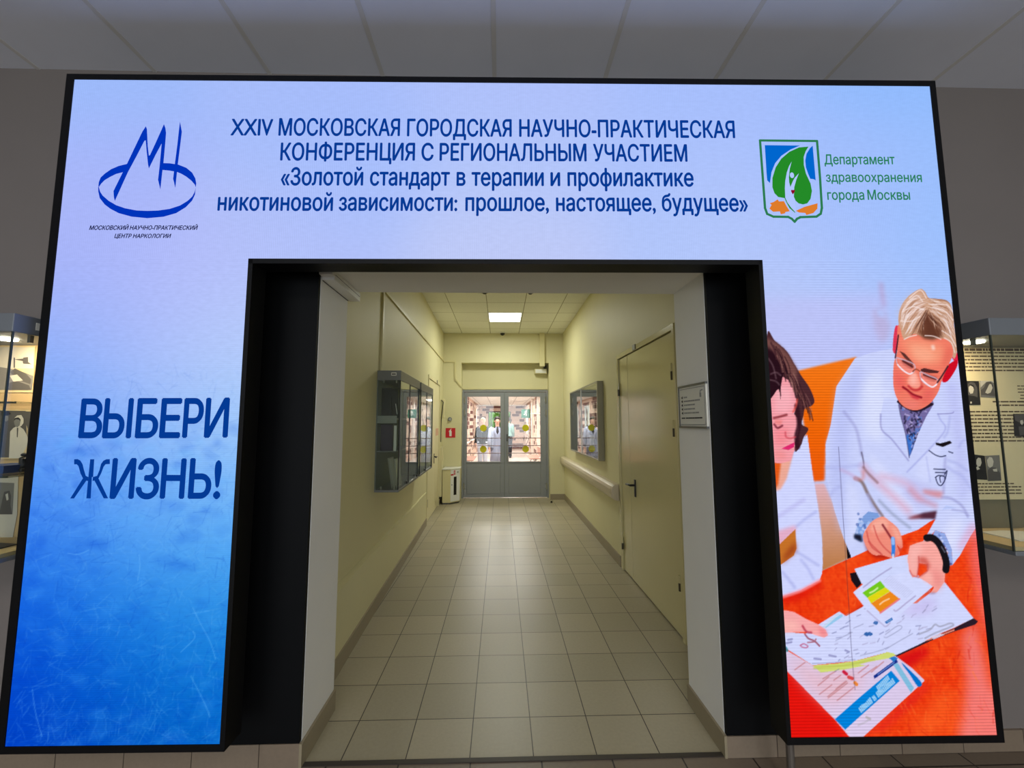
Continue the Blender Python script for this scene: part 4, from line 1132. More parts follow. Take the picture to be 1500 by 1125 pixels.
# ---------------------------------------------------------------- notice board and bumper rail on the right wall
nb = empty('notice_board', (XR - 0.04, 6.35, 1.09), 'glazed metal notice board with two sliding panes on the right corridor wall', 'notice board')
BDM = mat('board frame metal', (150, 146, 128), 0.35, 0.5)
BACKM = mat('board felt', (70, 74, 72), 0.9)
y0, y1, z0, z1, xf, xb = 5.29, 7.41, 1.085, 2.105, 1.235, XR - 0.001
f = MB()
f.box(xf, xb, y0, y0 + 0.03, z0, z1).box(xf, xb, y1 - 0.03, y1, z0, z1).box(xf, xb, y0 + .03, y1 - .03, z0, z0 + 0.022).box(xf, xb, y0 + .03, y1 - .03, z1 - 0.022, z1)
part(f, 'frame', BDM, nb, bevel=0.004)
part(box(xb - 0.01, xb - 0.001, y0 + .03, y1 - .03, z0 + .022, z1 - .022), 'back_panel', BACKM, nb)
part(box(xf - 0.002, xf + 0.012, 6.375, 6.405, z0 + .022, z1 - .022), 'centre_rail', STEEL, nb)
part(box(xf + 0.004, xf + 0.008, y0 + .03, 6.40, z0 + .022, z1 - .022), 'glass_pane', BOARDG, nb)
part(box(xf + 0.009, xf + 0.013, 6.38, y1 - .03, z0 + .022, z1 - .022), 'glass_pane', BOARDG, nb)
for i, (ya, za, w_, h_) in enumerate(((5.45, 1.55, .21, .30), (5.75, 1.55, .21, .30), (6.05, 1.55, .21, .30), (5.45, 1.18, .21, .30), (5.80, 1.18, .30, .21))):
    tag(box(xb - 0.013, xb - 0.011, ya, ya + w_, za, za + h_).build('paper_sheet', PAPER), 'white paper sheet pinned behind the glass of the notice board', 'paper', 'sheets in the notice board')

rl = empty('bumper_rail', (XR - 0.03, 6.6, 0.70), 'long beige bumper rail along the right wall below the notice board', 'handrail')
prof = [(XR - 0.004, 0.705), (XR - 0.055, 0.712), (XR - 0.082, 0.735), (XR - 0.092, 0.775), (XR - 0.092, 0.825), (XR - 0.082, 0.862), (XR - 0.055, 0.882), (XR - 0.004, 0.888)]
part(MB().prism(prof, 'y', 4.70, 8.62), 'rail', RAIL, rl, bevel=0.004)
cx_, cz_ = XR - 0.046, 0.797
for ya, yb in ((4.655, 4.70), (8.62, 8.66)):
    part(MB().prism([(cx_ + (p[0] - cx_) * .99, cz_ + (p[1] - cz_) * 1.02) for p in prof], 'y', ya, yb), 'end_cap', RAIL, rl, bevel=0.012)
part(box(XR - 0.004, XR - 0.0005, 4.70, 8.62, 0.73, 0.87), 'wall_bracket', DARKG, rl)

# ---------------------------------------------------------------- grey display cases on the left wall
def case(y0, y1, label, tagplate):
    z0, z1, D = 0.965, 2.036, 0.212
    r = empty('display_case', (XL((y0 + y1) / 2) + D / 2, (y0 + y1) / 2, z0), label, 'display case', 'grey display cases on the left wall')
    def hx(a0, a1, ya, yb, za, zb):
        return MB().hexa([(XL(ya) + a0, ya, za), (XL(ya) + a1, ya, za), (XL(yb) + a1, yb, za), (XL(yb) + a0, yb, za)],
                         [(XL(ya) + a0, ya, zb), (XL(ya) + a1, ya, zb), (XL(yb) + a1, yb, zb), (XL(yb) + a0, yb, zb)])
    part(hx(0.002, D, y0, y1, 1.948, z1), 'header', GREYM, r, bevel=0.003)
    part(hx(0.002, D, y0, y1, z0, z0 + 0.022), 'base', GREYM, r, bevel=0.003)
    part(hx(0.002, 0.012, y0 + .002, y1 - .002, z0 + .022, 1.948), 'back_panel', mat('case back', (112, 116, 108), 0.7), r)
    part(hx(0.012, D - .03, y0 + .012, y1 - .012, 1.60, 1.612), 'shelf', GREYM, r)
    part(hx(0.012, D - .03, y0 + .012, y1 - .012, 1.312, 1.320), 'shelf', GREYM, r)
    part(hx(0.012, D - .03, y0 + .006, y0 + .011, 1.566, 1.632), 'shelf_edge', mat('shelf strip', (150, 152, 140), 0.5), r)
    part(hx(0.004, D - .004, y0 + .001, y0 + .005, z0 + .022, 1.948), 'side_glass', CASEG, r)
    part(hx(0.004, D - .004, y1 - .005, y1 - .001, z0 + .022, 1.948), 'side_glass', CASEG, r)
    ym = y0 + 0.46 * (y1 - y0)
    a = part(hx(D - .010, D - .005, y0 + .001, ym + .03, z0 + .022, 1.948), 'sliding_glass', CASEG, r)
    part(hx(D - .017, D - .012, ym - .01, y1 - .001, z0 + .022, 1.948), 'sliding_glass', CASEG, r)
    for yy in (y0 + .002, ym, y1 - .010):
        part(hx(D - .012, D - .001, yy, yy + .008, z0 + .022, 1.948), 'upright', BLK, r)
    for yy in (y0 + .35 * (y1 - y0), y1 - .12):
        part(hx(D - .004, D + .008, yy, yy + .03, z0 + .026, z0 + .05), 'lock', BLK, r)
    for a0 in (0.05, 0.165):
        part(hx(a0, a0 + .012, y0 + .012, y0 + .022, 1.925, 1.948), 'glass_clip', STEEL, r)
        part(hx(a0, a0 + .012, y0 + .012, y0 + .022, z0 + .022, z0 + .05), 'glass_clip', STEEL, r)
    if tagplate:
        p = part(hx(0.125, 0.172, y0 - .002, y0 + .001, 1.990, 2.018), 'name_tag', PAPER, r)
        part(hx(0.130, 0.166, y0 - .0028, y0 - .002, 1.998, 2.008), 'tag_print', INK, r)
    return r
case(3.72, 4.70, 'nearer grey glass display case on the left wall, with a name tag', True)
case(4.80, 5.75, 'grey glass display case on the left wall, the farther one beside the cream door', False)
BIND = mat('black binder', (20, 21, 26), 0.5)
PURP = mat('dark purple binder', (46, 30, 58), 0.5)
def binder(x, y, z, w_, d_, h_, m, label, tilt=0.0, edge=True):
    r = empty('binder', (x, y, z + 0.0), label, 'binder', 'binders in the display case')
    c = MB().box(-w_ / 2, w_ / 2, 0, 0.004, 0, h_).box(-w_ / 2, w_ / 2, d_ - .004, d_, 0, h_).box(-w_ / 2, -w_ / 2 + .004, 0, d_, 0, h_)
    c.build('cover', m, r); MB().box(-w_ / 2 + .004, w_ / 2 - .006, .005, d_ - .005, .004, h_ - .006).build('paper_block', PAPER, r)
    r.rotation_euler = (0, tilt, 0)
    return r
bx = XL(3.78) + 0.10
binder(bx - .02, 3.76, 1.612, 0.09, .03, .27, BIND, 'black binder on the upper shelf of the nearer display case, at the wall side')
binder(bx + .062, 3.76, 1.612, 0.05, .03, .26, BIND, 'black binder tilted against the glass on the upper shelf of the nearer display case', -0.06)
binder(bx - .02, 3.78, 1.320, 0.10, .035, .235, PURP, 'dark purple binder on the middle shelf of the nearer display case')
tag(MB().box(bx + .048, bx + .072, 3.775, 3.777, 1.320, 1.545).build('document_sheet', PAPER), 'narrow pale sheet beside the purple binder in the nearer display case', 'document')
tag(MB().add([(bx + .060, 3.752, 1.74), (bx + .066, 3.752, 1.74), (bx + .082, 3.752, 1.645), (bx + .076, 3.752, 1.645), (bx + .060, 3.755, 1.74), (bx + .066, 3.755, 1.74), (bx + .082, 3.755, 1.645), (bx + .076, 3.755, 1.645)], [(0, 1, 2, 3), (7, 6, 5, 4), (0, 4, 5, 1), (1, 5, 6, 2), (2, 6, 7, 3), (3, 7, 4, 0)]).build('paper_strip', PAPER), 'thin white strip on the tilted black binder', 'paper strip')
for i, (xx, tl, hh) in enumerate(((bx + .012, 0.16, .27), (bx + .055, 0.10, .26))):
    r = empty('picture_frame', (xx + .03, 3.80, 0.988), ('thin framed document leaning at the bottom of the nearer display case, behind', 'thin framed document leaning at the bottom of the nearer display case, in front')[i], 'framed document', 'framed documents in the display case')
    f = MB().box(-.004, .004, -.02, .16, 0, .01).box(-.004, .004, -.02, .16, hh - .01, hh).box(-.004, .004, -.02, -.012, .01, hh - .01).box(-.004, .004, .152, .16, .01, hh - .01)
    f.build('frame', STEEL, r); MB().box(-.002, .002, -.012, .152, .01, hh - .01).build('document', PAPER, r)
    r.rotation_euler = (0, -tl, 0)

# ---------------------------------------------------------------- trunking, sensors and lamps of the corridor
def xl_strip(y0, y1, za0, za1, h, t_):
    return MB().hexa([(XL(y0) + .0005, y0, za0), (XL(y0) + t_, y0, za0), (XL(y1) + t_, y1, za1), (XL(y1) + .0005, y1, za1)],
                     [(XL(y0) + .0005, y0, za0 + h), (XL(y0) + t_, y0, za0 + h), (XL(y1) + t_, y1, za1 + h), (XL(y1) + .0005, y1, za1 + h)])
t = empty('cable_trunking', (XL(3.83), 3.83, 2.04), 'cream upright cable trunking rising from the nearer display case to the ceiling', 'cable trunking', 'cable trunkings')
part(xl_strip(3.805, 3.832, 2.04, 2.04, 1.419, 0.018), 'channel', CPL, t)
part(xl_strip(3.842, 3.862, 2.04, 2.04, 1.419, 0.014), 'channel', CPL, t)
t = empty('cable_trunking', (XL(6.3), 6.3, 2.80), 'long cream cable trunking running along the left wall and stepping down to the double doors', 'cable trunking', 'cable trunkings')
part(xl_strip(3.87, 8.66, 2.80, 2.846, 0.036, 0.02), 'channel', CPL, t)
part(box(XL(8.6), -0.935, 8.655, 8.6795, 2.838, 2.876), 'channel', CPL, t)
part(box(-0.968, -0.935, 8.655, 8.6795, 2.46, 2.838), 'channel', CPL, t)
part(MB().prism([(-.965, 2.475), (-.965, 2.44), (-.93, 2.44), (-.826, 2.312), (-.826, 2.352), (-.915, 2.475)], 'y', 8.655, 8.6795), 'elbow', CPL, t)
part(box(-0.824, 1.014, 8.925, 8.9495, 2.288, 2.322), 'channel', CPL, t)
t = empty('cable_trunking', (0.87, 8.66, 2.75), 'cream upright trunking at the far end, running from ceiling to the small lamp box', 'cable trunking', 'cable trunkings')
part(box(0.815, 0.92, 8.61, 8.6795, 2.75, ZC - .001), 'channel', CPL, t, bevel=.003)
t = empty('emergency_lamp', (0.85, 8.85, 2.62), 'small cream emergency lamp box above the right leaf of the double doors', 'lamp')
part(box(0.725, 0.985, 8.80, 8.9495, 2.615, 2.72), 'housing', CPL, t, bevel=.006)
part(box(0.74, 0.97, 8.790, 8.80, 2.63, 2.705), 'lens', WPL, t)
part(box(0.93, 0.985, 8.83, 8.9495, 2.72, 2.80), 'junction_box', BLK, t)

lm = empty('ceiling_light', (0.075, 7.33, ZC), 'square lit ceiling panel lamp of the corridor', 'ceiling lamp')
f = MB().box(-.22, .37, 7.02, 7.035, ZC - .006, ZC - .0005).box(-.22, .37, 7.63, 7.645, ZC - .006, ZC - .0005).box(-.22, -.205, 7.035, 7.63, ZC - .006, ZC - .0005).box(.355, .37, 7.035, 7.63, ZC - .006, ZC - .0005)
part(f, 'frame', WPL, lm)
part(box(-.205, .355, 7.035, 7.63, ZC - .003, ZC - .001), 'diffuser', MATS['lampface'], lm)
f = MB()
for y in (7.18, 7.33, 7.48): f.box(-.205, .355, y - .004, y + .004, ZC - .006, ZC - .003)
part(f, 'louvre', WPL, lm)

dc = empty('dome_camera', (0.035, 8.58, ZC), 'black dome camera on the ceiling at the far end of the corridor', 'camera')
part(MB().disc((0.035, 8.58), 0.062, 'z', (ZC - .02, ZC - .0005)), 'base', WPL, dc)
part(MB().ball((0.035, 8.58, ZC - .02), (0.05, 0.05, 0.05)), 'dome', BLK, dc, smooth=True)
for x, lab in ((-.235, 'small dark ceiling sensor of the corridor, left of the pair by the soffit'), (.43, 'small dark ceiling sensor of the corridor, right of the pair by the soffit')):
    t = empty('ceiling_sensor', (x, 5.89, ZC), lab, 'sensor', 'ceiling sensors')
    part(MB().disc((x, 5.89), 0.045, 'z', (ZC - .012, ZC - .0005)), 'base', DARKG, t)
    part(MB().loft([(x, 5.89, ZC - .03, .02, .02), (x, 5.89, ZC - .012, .034, .034)]), 'cap', BLK, t)

# ---------------------------------------------------------------- left door and fittings at the far left
d3 = sroot('door_3', (XL(7.4), 7.41, 0))
def lx(a0, a1, ya, yb, za, zb):
    return MB().hexa([(XL(ya) + a0, ya, za), (XL(ya) + a1, ya, za), (XL(yb) + a1, yb, za), (XL(yb) + a0, yb, za)],
                     [(XL(ya) + a0, ya, zb), (XL(ya) + a1, ya, zb), (XL(yb) + a1, yb, zb), (XL(yb) + a0, yb, zb)])
DOORC = mat('pale cream door', (222, 213, 170), 0.4)
for a in ((-.08, .012, 6.66, 6.71, 0, 2.345), (-.08, .012, 8.11, 8.16, 0, 2.345), (-.08, .012, 6.71, 8.11, 2.295, 2.345)):
    part(lx(*a), 'frame', DOORC, d3)
part(lx(-.05, -.004, 6.713, 7.62, .01, 2.292), 'leaf', DOORC, d3, bevel=.003)
part(lx(-.05, -.004, 7.628, 8.107, .01, 2.292), 'leaf', DOORC, d3, bevel=.003)
h = lx(-.004, .004, 7.47, 7.50, .86, 1.03); h.tube([(XL(7.48), 7.485, .975), (XL(7.48) + .05, 7.485, .975), (XL(7.48) + .05, 7.36, .97)], .011, 8)
part(h, 'handle', BLK, d3)
for za in (.25, 1.95):
    part(lx(-.002, .014, 6.702, 6.722, za, za + .12), 'hinge', HNG, d3)
part(lx(.012, .02, 7.6, 7.66, 2.29, 2.35), 'closer_plate', DARKG, d3)
tag(lx(-.0038, -.001, 7.66, 8.02, 1.34, 1.47).build('notice', mat('pink notice', (214, 168, 140), 0.7)), 'small pinkish notice on the cream door at the left', 'notice')
eb = empty('fuse_box', (XL(8.37) + .04, 8.37, 1.65), 'pale fuse box with a cable on the left wall beside the cream door', 'fuse box')
part(lx(.0005, .07, 8.26, 8.47, 1.66, 2.04), 'housing', CPL, eb, bevel=.004)
part(lx(.070, .073, 8.275, 8.455, 1.68, 2.02), 'door', DOORC, eb)
part(MB().tube([(XL(8.28) + .02, 8.255, 2.02), (XL(8.28) + .06, 8.25, 1.98), (XL(8.28) + .05, 8.25, 1.9), (XL(8.28) + .02, 8.255, 1.6), (XL(8.28) + .02, 8.255, 1.2)], .008, 6), 'cable', BLK, eb)
part(lx(.0005, .05, 8.24, 8.42, 0.15, 1.10), 'riser_cover', DOORC, eb)

es = empty('extinguisher_sign', (-1.04, 8.677, 1.27), 'red square fire extinguisher sign left of the double doors', 'sign')
part(box(-1.138, -0.940, 8.674, 8.6798, 1.270, 1.466), 'plate', RED, es)
g = MB().prism([(-1.062, 1.298), (-1.016, 1.298), (-1.016, 1.398), (-1.026, 1.412), (-1.026, 1.424), (-1.052, 1.424), (-1.052, 1.412), (-1.062, 1.398)], 'y', 8.672, 8.674)
g.prism([(-1.045, 1.424), (-1.033, 1.424), (-1.033, 1.436), (-1.012, 1.444), (-1.014, 1.450), (-1.045, 1.442)], 'y', 8.672, 8.674)
g.prism([(-1.052, 1.424), (-1.070, 1.405), (-1.074, 1.38), (-1.068, 1.38), (-1.064, 1.40), (-1.05, 1.416)], 'y', 8.672, 8.674)
part(g, 'extinguisher_pictogram', WPL, es)
ws = empty('wall_sensor', (-1.055, 8.66, 1.649), 'small round grey sensor on the wall above the red extinguisher sign', 'sensor')
part(MB().disc((-1.055, 1.649), .042, 'y', (8.66, 8.6795)), 'base', GREYM, ws)
part(MB().disc((-1.045, 1.646), .028, 'y', (8.635, 8.66)), 'cap', STEEL, ws)

fc = empty('fire_cabinet', (-.98, 8.45, 0), 'white corner cabinet with a dark window slot on the floor left of the double doors', 'cabinet')
plan = [(-1.135, 8.25), (-.985, 8.25), (-.812, 8.43), (-.812, 8.667), (-1.135, 8.667)]
part(MB().prism(plan, 'z', 0.03, .665), 'body', CPL, fc, bevel=.004)
part(MB().prism([(-1.13, 8.265), (-.99, 8.265), (-.83, 8.43), (-.83, 8.66), (-1.13, 8.66)], 'z', 0.001, .03), 'plinth', DARKG, fc)
part(MB().prism([(-1.14, 8.242), (-.98, 8.242), (-.804, 8.425), (-.804, 8.667), (-1.14, 8.667)], 'z', .665, .68), 'top', WPL, fc)
A = Vector((-.985, 8.25, 0)); Bv = Vector((-.812, 8.43, 0)); dr = (Bv - A).normalized(); nr = Vector((dr.y, -dr.x, 0)); ll = (Bv - A).length
def dg(s0, s1, o0, o1, za, zb):
    P = lambda s, o: A + dr * s + nr * o
    b4 = [P(s0, o0), P(s0, o1), P(s1, o1), P(s1, o0)]
    return MB().hexa([(p.x, p.y, za) for p in b4], [(p.x, p.y, zb) for p in b4])
fd = part(dg(.012, ll - .012, .0, .008, .05, .655), 'door', WPL, fc)
sub(dg(.085, .155, .008, .010, .17, .52), 'window', BLK, fd, fc)
sub(dg(.085, .125, .008, .010, .56, .64), 'sticker', RED, fd, fc)
sub(dg(.098, .112, .010, .011, .575, .625), 'sticker_mark', WPL, fd, fc)
sub(dg(.17, .20, .008, .014, .59, .62), 'lock', STEEL, fd, fc)
sub(dg(.03, .045, .008, .012, .36, .38), 'knob', DARKG, fd, fc)
tag(dg(.01, .075, .009, .012, .55, .575).build('key_tag', RED), 'red key tag hanging on the white corner cabinet', 'tag')
ds = empty('door_stop', (1.0, 8.35, 0), 'tiny black door stop on the floor near the right end of the corridor', 'door stop')
part(MB().loft([(1.0, 8.35, 0.0, .022, .022), (1.0, 8.35, .02, .022, .022), (1.0, 8.35, .035, .014, .014)], 12), 'stopper', BLK, ds)
part(MB().disc((1.0, 8.35), .028, 'z', (0.0, .004)), 'base_plate', STEEL, ds)

# ---------------------------------------------------------------- grey double doors
d2 = sroot('door_2', (0.095, 8.94, 0))
f = MB().box(-.823, -.785, 8.90, 9.0, 0, 2.272).box(.976, 1.013, 8.90, 9.0, 0, 2.272).box(-.785, .976, 8.90, 9.0, 2.235, 2.272)
part(f, 'frame', DOORG, d2, bevel=.003)
def leaf(x0, x1, gx0, gx1, hinge_x):
    l = part(MB().box(x0, gx0, 8.92, 8.97, .012, 2.23).box(gx1, x1, 8.92, 8.97, .012, 2.23).box(gx0, gx1, 8.92, 8.97, 2.133, 2.23).box(gx0, gx1, 8.92, 8.97, .012, .755), 'leaf', DOORG, d2, bevel=.004)
    sub(MB().box(gx0 + .01, gx1 - .01, 8.915, 8.92, .09, .66), 'lower_panel', DOORG, l, d2, bevel=.006)
    sub(MB().box(gx0 - .02, gx1 + .02, 8.905, 8.92, .735, .757), 'glazing_bead', DOORG, l, d2)
    sub(MB().box(gx0 - .012, gx1 + .012, 8.944, 8.950, .745, 2.142), 'glass_pane', GLASS, l, d2)
    for z in (1.246, 1.088, .930):
        sub(MB().tube([(gx0 - .015, 8.913, z), (gx1 + .015, 8.913, z)], .008, 8), 'guard_bar', mat('brownish bar', (112, 84, 84), 0.4), l, d2)
    cxx = -.373 if gx0 < 0 else .53
    for z in (1.462, 1.013):
        sub(MB().disc((cxx, z), .072, 'y', (8.9425, 8.9435), 28), 'sticker', YELLOW, l, d2)
    for z in (.18, .28, 1.72, 2.0):
        if z == .28: continue
        sub(MB().tube([(hinge_x, 8.905, z), (hinge_x, 8.905, z + .13)], .018, 10).box(hinge_x - .03, hinge_x + .03, 8.904, 8.918, z + .03, z + .09), 'hinge', STEEL, l, d2)
    return l
la = leaf(-.783, .075, -.719, -.008, -.775)
lb = leaf(.081, .974, .167, .847, .966)
h = MB().box(.118, .152, 8.905, 8.92, 1.18, 1.33); h.tube([(.135, 8.91, 1.27), (.135, 8.865, 1.27), (.20, 8.86, 1.265)], .01, 8)
sub(h, 'handle', DARKG, lb, d2)
sub(MB().tube([(.135, 8.885, .80), (.135, 8.885, 1.16)], .012, 8).box(.122, .148, 8.885, 8.92, .81, .84).box(.122, .148, 8.885, 8.92, 1.12, 1.15), 'pull_handle', DOORG, lb, d2)
sub(MB().box(.070, .085, 8.912, 8.92, .02, 2.22), 'meeting_strip', GREYM, lb, d2)

# ---------------------------------------------------------------- lit showcases beside the screen
SHGLASS = glass_mat('showcase glass', (0.93, 0.96, 0.95, 1))
SHM = mat('showcase grey metal', (118, 122, 126), 0.45, 0.1)
SEPIA = mat('sepia paper', (206, 182, 138), 0.85, var=0.05, scale=6)
POST = mat('poster paper', (216, 200, 160), 0.85, var=0.04, scale=5)
WARMB = mat('beige back board', (190, 160, 116), 0.85)
PHG = mat('photo grey', (120, 116, 112), 0.6)
PHL = mat('photo light', (196, 188, 174), 0.6)
PHM = mat('photo mid', (84, 80, 78), 0.6)
PHD = mat('photo dark', (34, 32, 34), 0.6)
BLUEC = mat('blue cloth', (52, 66, 108), 0.8)
def showcase(x0, x1, side, label, lampx):
    z0, z1, yf, yb = 1.003, 2.026, 1.752, 2.0825
    r = empty('showcase', ((x0 + x1) / 2, 1.92, z0), label, 'showcase', 'lit showcases beside the screen')
    part(box(x0, x1, yf, yb, 1.948, z1), 'header', SHM, r, bevel=.003)
    part(box(x0, x1, yf - .004, yb, z0, z0 + .018), 'base', SHM, r, bevel=.003)
    part(box(x0 + .01, x1 - .01, yf + .01, yb - .01, z0 + .018, z0 + .034), 'floor_board', SEPIA, r)
    part(box(x0 + .004, x1 - .004, yb - .012, yb - .0005, z0 + .034, 1.948), 'back_panel', WARMB if side < 0 else mat('olive back', (120, 112, 92), 0.8), r)
    part(box(x0 + .001, x0 + .006, yf + .004, yb - .012, z0 + .018, 1.948), 'side_glass', SHGLASS, r)
    part(box(x1 - .006, x1 - .001, yf + .004, yb - .012, z0 + .018, 1.948), 'side_glass', SHGLASS, r)
    part(box(x0 + .006, (x0 + x1) / 2 + .02, yf + .001, yf + .006, z0 + .018, 1.948), 'front_glass', SHGLASS, r)
    part(box((x0 + x1) / 2 - .02, x1 - .006, yf + .008, yf + .013, z0 + .018, 1.948), 'front_glass', SHGLASS, r)
    xe = x0 if side > 0 else x1
    part(box(xe - .003, xe + .003, yf - .001, yf + .005, z0 + .018, 1.948), 'corner_edge', mat('green glass edge', (58, 64, 56), 0.3), r)
    for yy in (1.83, 1.99):
        xx = xe + side * .012
        part(box(min(xx, xx + side * .012), max(xx, xx + side * .012), yy, yy + .014, 1.915, 1.948), 'glass_clip', STEEL, r)
    lp = part(MB().disc((lampx, 1.90), .036, 'z', (1.940, 1.9475)), 'downlight', MATS['spotface'], r)
    rng_ = MB()
    for k in range(20):
        a = 2 * math.pi * k / 20; b = 2 * math.pi * (k + 1) / 20
        rng_.add([(lampx + .036 * math.cos(a), 1.90 + .036 * math.sin(a), 1.938), (lampx + .046 * math.cos(a), 1.90 + .046 * math.sin(a), 1.938), (lampx + .046 * math.cos(b), 1.90 + .046 * math.sin(b), 1.938), (lampx + .036 * math.cos(b), 1.90 + .036 * math.sin(b), 1.938)], [(0, 1, 2, 3)])
    sub(rng_, 'rim', STEEL, lp, r)
    area_light('showcase_lamp_light', (lampx, 1.90, 1.932), .06, 2.6 if side > 0 else 3.4, (1.0, .78, .5), rot=(math.radians(18), 0, 0))
    return r
emit('spotface', (255, 244, 220), 14.0)
sr = showcase(2.164, 3.25, 1, 'glass showcase with a lit text poster, to the right of the screen', V("2262,1776 -446,349")[0][0])
sl = showcase(-3.10, -2.026, -1, 'glass showcase with old photographs, to the left of the screen', V("-2219,1866 -446,349")[0][0])
tp = part(box(-2.0255, -2.0245, 1.835, 1.925, 1.972, 2.004), 'name_tag', PAPER, sl)
sub(box(-2.0245, -2.0242, 1.850, 1.915, 1.982, 1.992), 'tag_print', INK, tp, sl)

YB = 2.0695
def print_(name, layers, label, cat, group=None, y=2.069, root=None):
    """flat print on the back board: list of (material, polygon)"""
    ms = []; mb = MB(); pts = layers[0][1]
    for k, (m, p) in enumerate(layers):
        if m not in ms: ms.append(m)
        if k == 0: mb.prism(p, 'y', y - .002, y, ms.index(m))
        else: mb.flat(p, y - .0022 - .0002 * k, ms.index(m))
    return tag(mb.build(name, ms), label, cat, group)
def text_lines(mb, x0, x1, z0, z1, step, thick, y, seed, gap=.004, ragged=.15):
    rr = random.Random(seed); z = z1
    while z > z0:
        x = x0 + (rr.random() * .02 if rr.random() < .2 else 0); xe_ = x1 - (rr.random() * ragged * (x1 - x0) if rr.random() < .35 else 0)
        while x < xe_:
            d = rr.uniform(.010, .045); d = min(d, xe_ - x)
            mb.flat([(x, z - thick), (x + d, z - thick), (x + d, z), (x, z)], y); x += d + gap
        z -= step
    return mb
TXT = mat('brown print', (92, 74, 60), 0.8)
# right: text poster
pr_ = empty('text_poster', (2.72, 2.065, 1.22), 'large cream poster of dense printed text in the right showcase', 'poster')
P0 = V("2382,1977 2406,1178")
part(box(2.19, 3.22, 2.064, 2.0695, P0[1][1], P0[0][1]), 'sheet', POST, pr_)
zt = lambda s: s
Z = V("2398,1945 2396,1926 2385,1822 2481,1812 2478,1672 2474,1641 2397,1459 2402,1259 2396,1206 2565,1414 2554,1315")
part(text_lines(MB(), 2.40, 3.15, Z[0][1] - .012, Z[0][1], .05, .013, 2.0632, 3), 'heading', TXT, pr_)
part(text_lines(MB(), 2.25, 3.15, Z[2][1], Z[1][1], .0185, .007, 2.0632, 4), 'text_block', TXT, pr_)
part(text_lines(MB(), 2.66, 3.15, Z[5][1] + .02, Z[3][1] - .06, .016, .005, 2.0632, 9), 'text_block', TXT, pr_)
part(text_lines(MB(), 2.52, 3.15, Z[5][1] - .005, Z[4][1], .018, .007, 2.0632, 5), 'text_block', TXT, pr_)
part(text_lines(MB(), 2.25, 2.79, Z[6][1], Z[5][1] - .02, .0185, .007, 2.0632, 6), 'text_block', TXT, pr_)
part(text_lines(MB(), 2.25, 2.62, Z[8][1], Z[7][1], .016, .006, 2.0632, 7), 'text_block', TXT, pr_)
part(text_lines(MB(), 2.72, 3.15, Z[10][1], Z[9][1], .015, .005, 2.0632, 8), 'text_block', TXT, pr_)
RB = mat('reddish border strip', (150, 96, 76), 0.8)
part(MB().flat([(2.70, Z[8][1]), (3.22, Z[8][1]), (3.22, Z[7][1]), (2.70, Z[7][1])], 2.0632), 'red_strip', RB, pr_)
print_('photograph', [(PHD, V("2393,1775 2457,1775 2453,1652 2389,1652")), (PHM, V("2396,1759 2412,1770 2434,1765 2444,1740 2441,1690 2426,1697 2392,1703")), (PHL, V("2399,1743 2410,1754 2422,1750 2425,1731 2418,1712 2405,1709 2398,1721")), (PHD, V("2397,1753 2411,1759 2426,1753 2430,1734 2425,1743 2410,1751")), (PHL, V("2399,1669 2407,1669 2406,1659 2398,1659"))],
       'dark photo of a person in a headscarf on the right text poster', 'photograph', 'photographs on the text poster', y=2.0635)
print_('photograph', [(PHG, V("2463,1776 2544,1775 2541,1689 2458,1692")), (PHL, V("2463,1776 2544,1775 2543,1759 2521,1773 2495,1770 2461,1740")), (PHM, V("2479,1740 2495,1768 2518,1773 2531,1753 2530,1721 2537,1697 2462,1703 2462,1728")), (PHL, V("2510,1759 2520,1759 2525,1740 2512,1715 2495,1709 2483,1715"))],
       'grey photo of a figure bending over, beside the headscarf photo on the right poster', 'photograph', 'photographs on the text poster', y=2.0635)
print_('photograph', [(PHD, V("2621,1606 2727,1606 2712,1489 2614,1493")), (PHM, V("2624,1603 2726,1603 2722,1566 2651,1560 2626,1572")), (PHL, V("2652,1572 2665,1575 2668,1560 2659,1548 2651,1557")), (PHM, V("2639,1542 2680,1542 2678,1499 2640,1496"))],
       'dark photo at the right edge of the text poster', 'photograph', 'photographs on the text poster', y=2.0635)
print_('photograph', [(PHD, V("2391,1402 2446,1395 2446,1275 2387,1278")), (PHL, V("2400,1376 2410,1386 2423,1383 2425,1360 2416,1343 2403,1341 2397,1354")), (PHL, V("2394,1338 2403,1343 2413,1329 2397,1324"))],
       'dark portrait photo with pale face, lower left of the text poster', 'photograph', 'photographs on the text poster', y=2.0635)
print_('photograph', [(PHG, V("2450,1395 2523,1398 2519,1271 2449,1269")), (PHM, V("2450,1269 2452,1322 2470,1338 2496,1335 2516,1309 2517,1271")), (PHL, V("2454,1373 2468,1389 2482,1386 2488,1366 2481,1344 2466,1335 2456,1344")), (PHL, V("2479,1328 2501,1331 2502,1316 2482,1317"))],
       'grey portrait photo of a person in a suit, lower part of the text poster', 'photograph', 'photographs on the text poster', y=2.0635)
